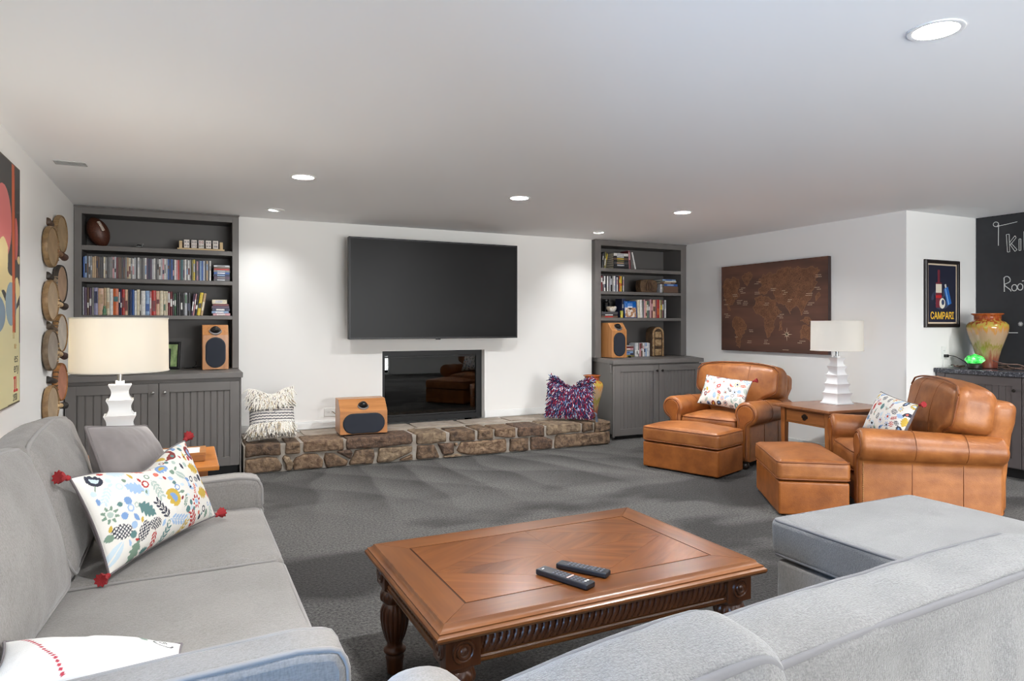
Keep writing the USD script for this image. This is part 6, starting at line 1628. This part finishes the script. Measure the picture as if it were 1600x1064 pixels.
GRAN = usdkit.material(stage, '/World/Looks/granite', {'tc': ('texture_coordinate', {}), 'v': ('voronoi_texture', dict(scale=190.0)) if 'voronoi_texture' in open('/opt/lang/cycles_nodes.txt').read() else ('noise_texture', dict(scale=190.0)), 'n': ('noise_texture', dict(scale=90.0, detail=4.0)),
                      'r': ('rgb_ramp', dict(ramp=[(0.35, S(44, 46, 52)), (0.55, S(74, 76, 84)), (0.72, S(150, 150, 156))])), 'p': ('principled_bsdf', dict(roughness=0.18))}, [('tc.object', 'n.vector'), ('n.fac', 'r.fac'), ('r.color', 'p.base_color')], surface='p.BSDF')
BARG = mat('bar_paint', S(92, 86, 86), 0.4)
BZ = 0.928
bar = thing('bar_cabinet', 'low grey bar cabinet with a dark granite top under the chalkboard', 'cabinet', (6.78, 2.7, 0))
part(bar, 'carcass', box(6.475, XB - 0.008, 1.3, YA - 0.018, 0.09, BZ - 0.042), BARG, world=True)
part(bar, 'toe_kick', box(6.53, 6.55, 1.3, YA - 0.018, 0, 0.09), BLACK, world=True)
part(bar, 'granite_top', rbox(6.430, XB - 0.008, 1.28, YA - 0.003, BZ - 0.042, BZ, 0.006, 2), GRAN, world=True)
part(bar, 'end_stile', rbox(6.452, 6.475, 3.90, YA - 0.018, 0.09, BZ - 0.043, 0.002, 1), BARG, world=True)
for k in range(4):
    y1 = 3.895 - 0.645 * k; y0 = y1 - 0.640
    d = part(bar, 'door', cat([box(6.453, 6.474, y0, y0 + 0.075, 0.1, BZ - 0.05), box(6.453, 6.474, y1 - 0.075, y1, 0.1, BZ - 0.05), box(6.4535, 6.474, y0 + 0.075, y1 - 0.075, BZ - 0.125, BZ - 0.05), box(6.4535, 6.474, y0 + 0.075, y1 - 0.075, 0.1, 0.175)]), BARG, world=True)
    for q in range(9):
        a = y0 + 0.075 + (0.49 / 9) * q; part(d, 'bead_board', box(6.463, 6.4735, a + 0.0015, a + 0.49 / 9 - 0.0015, 0.175, BZ - 0.125), BARG, world=True)
    part(d, 'knob', frame(lathe([(0.006, 0), (0.006, 0.01), (0.014, 0.02), (0.010, 0.028), (0, 0.029)], 16), (6.453, y1 - 0.05 if k % 2 else y0 + 0.05, BZ - 0.16), (0, 1, 0), (0, 0, 1), (-1, 0, 0)), DARKSTEEL, world=True)


def vase_mat(name, z0, h):
    return usdkit.material(stage, '/World/Looks/' + name, {
        'tc': ('texture_coordinate', {}), 'sx': ('separate_xyz', {}), 'mp': ('mapping', dict(scale=(24, 24, 1.6))), 'n': ('noise_texture', dict(scale=2.0, detail=4.0)),
        'mr': ('map_range', dict(from_min=z0, from_max=z0 + h, to_min=0.0, to_max=1.0)), 'm1': ('math', dict(math_type='multiply_add', value2=0.44, value3=-0.22)), 'ad': ('math', dict(math_type='add')),
        'r': ('rgb_ramp', dict(ramp=[(0.0, S(112, 58, 48)), (0.16, S(138, 78, 58)), (0.30, S(160, 134, 96)), (0.40, S(138, 128, 54)), (0.48, S(172, 146, 112)), (0.64, S(178, 148, 116)), (0.72, S(192, 132, 56)), (0.80, S(170, 164, 70)), (0.85, S(178, 110, 50)), (0.90, S(142, 60, 26)), (1.0, S(176, 92, 40))])),
        'p': ('principled_bsdf', dict(roughness=0.12, coat_weight=0.5, coat_roughness=0.05))},
        [('tc.object', 'sx.vector'), ('tc.object', 'mp.vector'), ('mp.vector', 'n.vector'), ('sx.z', 'mr.value'), ('n.fac', 'm1.value1'), ('mr.result', 'ad.value1'), ('m1.value', 'ad.value2'), ('ad.value', 'r.fac'), ('r.color', 'p.base_color')], surface='p.BSDF')


def vase(label, x, y, z, h, s, mname):
    t = thing('vase', label, 'vase', (x, y, z))
    p = [(0.080, 0.0), (0.084, 0.01), (0.082, 0.04), (0.088, 0.10), (0.108, 0.20), (0.136, 0.30), (0.158, 0.38), (0.168, 0.44), (0.166, 0.475), (0.146, 0.505), (0.115, 0.522), (0.106, 0.535), (0.106, 0.565), (0.112, 0.578), (0.130, 0.590), (0.132, 0.598), (0.124, 0.600)]
    q = h / 0.600
    out = [(r * s, z_ * q) for r, z_ in p]; inn = [(r * s - 0.010, z_ * q) for r, z_ in p[::-1] if z_ > 0.3]
    part(t, 'body', lathe(out + inn + [(0.0, 0.3 * q)], 56), vase_mat(mname, 0.0, h), True)
    for k in range(3):
        rr = 0.106 * s + 0.002; zz = (0.542 + 0.011 * k) * q
        part(t, 'neck_ring', tube(np.array([(rr * math.cos(a), rr * math.sin(a), zz) for a in np.linspace(0, 2 * math.pi, 48, endpoint=False)]), 0.003, 6, closed=True), '/World/Looks/' + mname)
    return t


vase('large drip glazed amphora vase standing on the bar top by the chalkboard', 6.80, 3.715, BZ + 0.001, 0.515, 1.0, 'drip_glaze')
vase('drip glazed brown and yellow vase on the hearth behind the shaggy pillow', 4.226, 6.545, HZ + 0.012, 0.485, 0.78, 'drip_glaze_hearth')
GEM = usdkit.material(stage, '/World/Looks/green_crystal', {'tc': ('texture_coordinate', {}), 'n': ('noise_texture', dict(scale=22.0, detail=3.0)), 'r': ('rgb_ramp', dict(ramp=[(0.3, S(20, 90, 40)), (0.5, S(60, 200, 80)), (0.7, S(190, 250, 190))])),
                      'p': ('principled_bsdf', dict(roughness=0.2, emission_strength=1.6))}, [('tc.object', 'n.vector'), ('n.fac', 'r.fac'), ('r.color', 'p.base_color'), ('r.color', 'p.emission_color')], surface='p.BSDF')
gx_ = thing('crystal_lamp', 'small glowing green crystal lamp on a dark base on the bar top', 'lamp', (6.60, 3.715, BZ + 0.001))
part(gx_, 'base', noise_push(lathe([(0.05, 0.0), (0.058, 0.008), (0.060, 0.035), (0.048, 0.05), (0.0, 0.052)], 28), 0.003, 25, 2), mat('lamp_base_dark', S(40, 34, 28), 0.4))
ic = trimesh.creation.icosphere(2, 0.068); iv = np.array(ic.vertices) * [1.15, 1.1, 0.66]
part(gx_, 'crystal', mv(noise_push((iv, np.array(ic.faces)), 0.016, 22, 5), z=0.084), GEM, False)
TWIG = mat('driftwood', S(116, 92, 82), 0.8, var=(30, S(72, 54, 46), 3.0), bump=(80, 0.6, 0.004))
for n, (x, y, lab, sd_) in enumerate(((6.60, 3.86, 'short dark twisted driftwood twig on the bar left of the lamp', 2), (6.72, 3.46, 'long twisted driftwood branch on the bar right of the amphora', 7))):
    t = thing('driftwood', lab, 'driftwood', (x, y, BZ + 0.001)); rt = np.random.RandomState(sd_)
    for k in range(3 if n == 0 else 6):
        L = rt.uniform(0.10, 0.16) if n == 0 else rt.uniform(0.16, 0.34); a = rt.uniform(-0.6, 0.6) + (math.pi / 2); base = np.array([rt.uniform(-0.03, 0.03), rt.uniform(-0.05, 0.05), 0.012])
        s_ = np.linspace(0, 1, 12); p = base + np.stack([np.cos(a) * L * (s_ - .5) + 0.012 * np.sin(s_ * 7 + k), np.sin(a) * L * (s_ - .5), 0.010 * k * (0.3 + s_ * (1 if k % 2 else -0.2)) + 0.006 * np.sin(s_ * 9 + k)], 1)
        p[:, 2] = np.maximum(p[:, 2], 0.008)
        part(t, 'branch' if n else 'twig', noise_push(tube(p, 0.008 * (1 - 0.55 * s_), 8), 0.002, 40, k), TWIG, True)


def outlet(label, o, X, N, w, h):
    t = thing('wall_outlet', label, 'outlet', o); N = np.array(N, float); X = np.array(X, float); Z = np.array([0, 0, 1.0])
    f = lambda m: frame(m, (0, 0, 0), X, Z, N)
    part(t, 'cover_plate', f(rbox(-w / 2, w / 2, -h / 2, h / 2, 0.0005, 0.006, 0.003, 2)), WHITEPLASTIC)
    for s in (-1, 1):
        dx, dz = (0, s * 0.02) if h > w else (s * 0.02, 0)
        r = part(t, 'receptacle', f(mv(rbox(-0.016, 0.016, -0.013, 0.013, 0.005, 0.0075, 0.003, 2), dx, dz)), WHITEPLASTIC)
        part(r, 'slots', f(cat([mv(box(-0.007, -0.005, -0.005, 0.005, 0.0072, 0.0078), dx, dz), mv(box(0.005, 0.007, -0.005, 0.005, 0.0072, 0.0078), dx, dz)])), BLACK, kind='stuff')
    return t


outlet('white wall outlet above the bar with a black plug', (6.59, YA - 0.0005, 1.068), (1, 0, 0), (0, -1, 0), 0.075, 0.122)
outlet('white wall outlet on the hearth wall left of the centre loudspeaker', (1.375, YB - 0.0005, 0.43), (1, 0, 0), (0, -1, 0), 0.13, 0.085)
t = thing('power_cord', 'black power cord from the wall outlet to the green lamp', 'cord', (6.59, YA, 1.04))
part(t, 'plug', mv(rbox(-0.012, 0.022, -0.040, -0.0095, -0.016, 0.012, 0.004, 2), 0, 0, 0.0), BLACK)
cpts = np.array([(0.015, -0.03, -0.002), (0.05, -0.05, 0.0), (0.11, -0.09, -0.03), (0.155, -0.12, -0.07), (0.160, -0.16, -0.103), (0.13, -0.19, -0.107), (0.08, -0.205, -0.107), (0.04, -0.21, -0.106)])
part(t, 'cord', tube(trimesh.path.simplify.resample_spline(cpts, count=60, smooth=0.0), 0.0032, 8), BLACK)
single('power_cord', 'thin white cord hanging from the bar outlet down to the counter', 'cord', tube(np.array([(6.575, YA - 0.009, 1.03), (6.575, YA - 0.010, 0.98), (6.576, YA - 0.010, 0.933)]), 0.002, 6), WHITEPLASTIC)
sp_ = np.array([(1.395, YB - 0.009, 0.435), (1.40, YB - 0.04, 0.43), (1.425, YB - 0.08, 0.40), (1.47, YB - 0.18, 0.36), (1.50, 6.86, 0.36)])
single('speaker_cable', 'brown cable from the hearth wall outlet behind the centre loudspeaker', 'cable', tube(trimesh.path.simplify.resample_spline(sp_, count=40, smooth=0.0), 0.003, 6), mat('cable_brown', S(110, 84, 64), 0.5))

# ------------------------------------------------------------------ the two textured pillows on the hearth
def basis(X, Y):
    X, Y = np.array(X, float), np.array(Y, float); X /= np.linalg.norm(X); Y -= X * (X @ Y); Y /= np.linalg.norm(Y)
    return X, Y, np.cross(X, Y)


# white and grey fringed pillow
X, Y, N = basis((0.985, -0.17, 0.05), (0.03, 0.34, 0.94)); o0 = np.array([0.738, 6.515, HZ + 0.020]); w, h = 0.42, 0.50
frt, bk, uv = pillow(w, h, 0.17, 90, 110, 0.07, ear=0.06)
fpw = thing('fringe_pillow', 'white and grey woven pillow with shaggy fringes on the left of the hearth', 'pillow', o0)
Vv = uv[:, 1]; q = Vv + 0.02 * np.sin(uv[:, 0] * 3)
Cc = np.tile(np.array(S(222, 216, 208)), (len(uv), 1)); st = (q > -0.42) & (q < 0.36)
lines = np.sin(q * 60 + 0.4 * np.sin(uv[:, 0] * 40)); Cc[st & (lines > 0.1)] = S(120, 116, 120); Cc[st & (lines > 0.8)] = S(86, 84, 90)
for c0, rr in ((-0.02, 0.035), (-0.36, 0.03), (0.30, 0.025)):
    bd = np.abs(q - c0) < rr; Cc[bd] = S(232, 228, 222); Cc[bd & (np.sin(uv[:, 0] * 90) > 0.5) & (np.abs(q - c0) < rr * 0.5)] = S(70, 68, 72)
o = Y * h / 2
part(fpw, 'front_cover', frame(frt, o, X, Y, N), PATT, True, color=Cc)
part(fpw, 'back_cover', frame(bk, o, X, Y, N), TAUPE, True)
YARNW, YARNT, YARNG = mat('yarn_white', S(232, 226, 216), 0.95), mat('yarn_tan', S(188, 172, 146), 0.95), mat('yarn_grey', S(130, 124, 122), 0.95)
rf = np.random.RandomState(8); bands = {0: [], 1: [], 2: []}


def yarns(n, u0, u1, v0, v1, L, down, spread, out):
    for _ in range(n):
        u_, v_ = rf.uniform(u0, u1), rf.uniform(v0, v1)
        i = int(np.clip((u_ + 1) / 2 * 89, 0, 89)); j = int(np.clip((v_ + 1) / 2 * 109, 0, 109)); p0 = frt[0][i * 110 + j]
        d = np.array([rf.normal(0, spread), -1.0 if down else rf.normal(0, 0.7), 0.28 + rf.uniform(0, 0.3)]); d /= np.linalg.norm(d); l = L * rf.uniform(0.6, 1.1)
        mid = p0 + d * l * 0.5 + np.array([0, 0, 0.012]); end = p0 + d * l + np.array([0, 0, -0.004])
        P = np.array([p0, (p0 + mid) / 2 + [0, 0, 0.006], mid, (mid + end) / 2, end])
        bands[rf.choice(3, p=[0.72, 0.16, 0.12])].append(o + P[:, :1] * X + P[:, 1:2] * Y + P[:, 2:] * N)


yarns(620, -0.98, 0.98, 0.55, 0.98, 0.09, True, 0.45, 0)
yarns(420, -0.98, 0.98, 0.34, 0.60, 0.085, True, 0.4, 0)
yarns(620, -0.98, 0.98, -0.62, -0.40, 0.085, True, 0.4, 0)
yarns(260, -0.98, 0.98, -0.85, -0.60, 0.05, True, 0.5, 0)
for k, m in ((0, YARNW), (1, YARNT), (2, YARNG)):
    curves(fpw, 'fringe', bands[k], 0.0065, m)

# red, navy and pale blue shaggy pillow
X, Y, N = basis((0.73, -0.66, -0.04), (0.10, 0.17, 0.95)); o0 = np.array([3.895, 6.50, HZ + 0.054]); w, h = 0.50, 0.43
frt, bk, uv = pillow(w, h, 0.16, 60, 60, 0.06, ear=0.13)
sg = thing('shaggy_pillow', 'shaggy red, navy and pale blue yarn pillow on the right end of the hearth', 'pillow', o0)
o = Y * h / 2
part(sg, 'front_cover', frame(frt, o, X, Y, N), mat('yarn_navy_base', S(44, 44, 70), 0.95), True)
part(sg, 'back_cover', frame(bk, o, X, Y, N), '/World/Looks/yarn_navy_base', True)
rf = np.random.RandomState(3); gp_ = [[], [], [], []]
for _ in range(3400):
    u_, v_ = rf.uniform(-1, 1), rf.uniform(-1, 1); i = int(round((u_ + 1) / 2 * 59)); j = int(round((v_ + 1) / 2 * 59)); p0 = frt[0][i * 60 + j]
    cdir = np.array([u_ * 0.7 + rf.normal(0, 0.35), v_ * 0.35 - 0.75 + rf.normal(0, 0.35) + (1.1 if v_ > 0.75 else 0), 0.75]); cdir /= np.linalg.norm(cdir); l = rf.uniform(0.035, 0.065)
    P = np.array([p0, p0 + cdir * l * 0.5 + [0, 0, 0.008], p0 + cdir * l + [0, -0.010, -0.004]])
    c_ = rf.choice(4, p=[0.44, 0.32, 0.14, 0.10])
    P = o + P[:, :1] * X + P[:, 1:2] * Y + P[:, 2:] * N; P[:, 2] = np.maximum(P[:, 2], -0.034)
    gp_[c_].append(P)
for k, (nm, c_) in enumerate((('yarn_navy', (42, 44, 84)), ('yarn_crimson', (150, 34, 66)), ('yarn_sky', (128, 148, 190)), ('yarn_pale', (224, 222, 228)))):
    curves(sg, 'yarn', gp_[k], 0.0075, mat(nm, S(*c_), 0.95))
for k, yy in enumerate((0.0,)):
    s_ = np.linspace(0, 1, 10); c0 = X * w / 2 * 0.92 + Y * 0.05 + N * 0.03
    curves(sg, 'loose_strand', [c0 + np.stack([0.02 * s_ + 0.008 * rf.normal() * s_, -0.115 * np.minimum(1, s_ * 2) + 0.004 * rf.normal(0, 1, 10), -0.16 * np.clip(s_ - 0.45, 0, 1) - 0.006 + 0.015 * np.sin(s_ * 3)], 1) for _ in range(26)], 0.004, mat('yarn_slate', S(92, 104, 120), 0.95), label='slate grey loose strands')
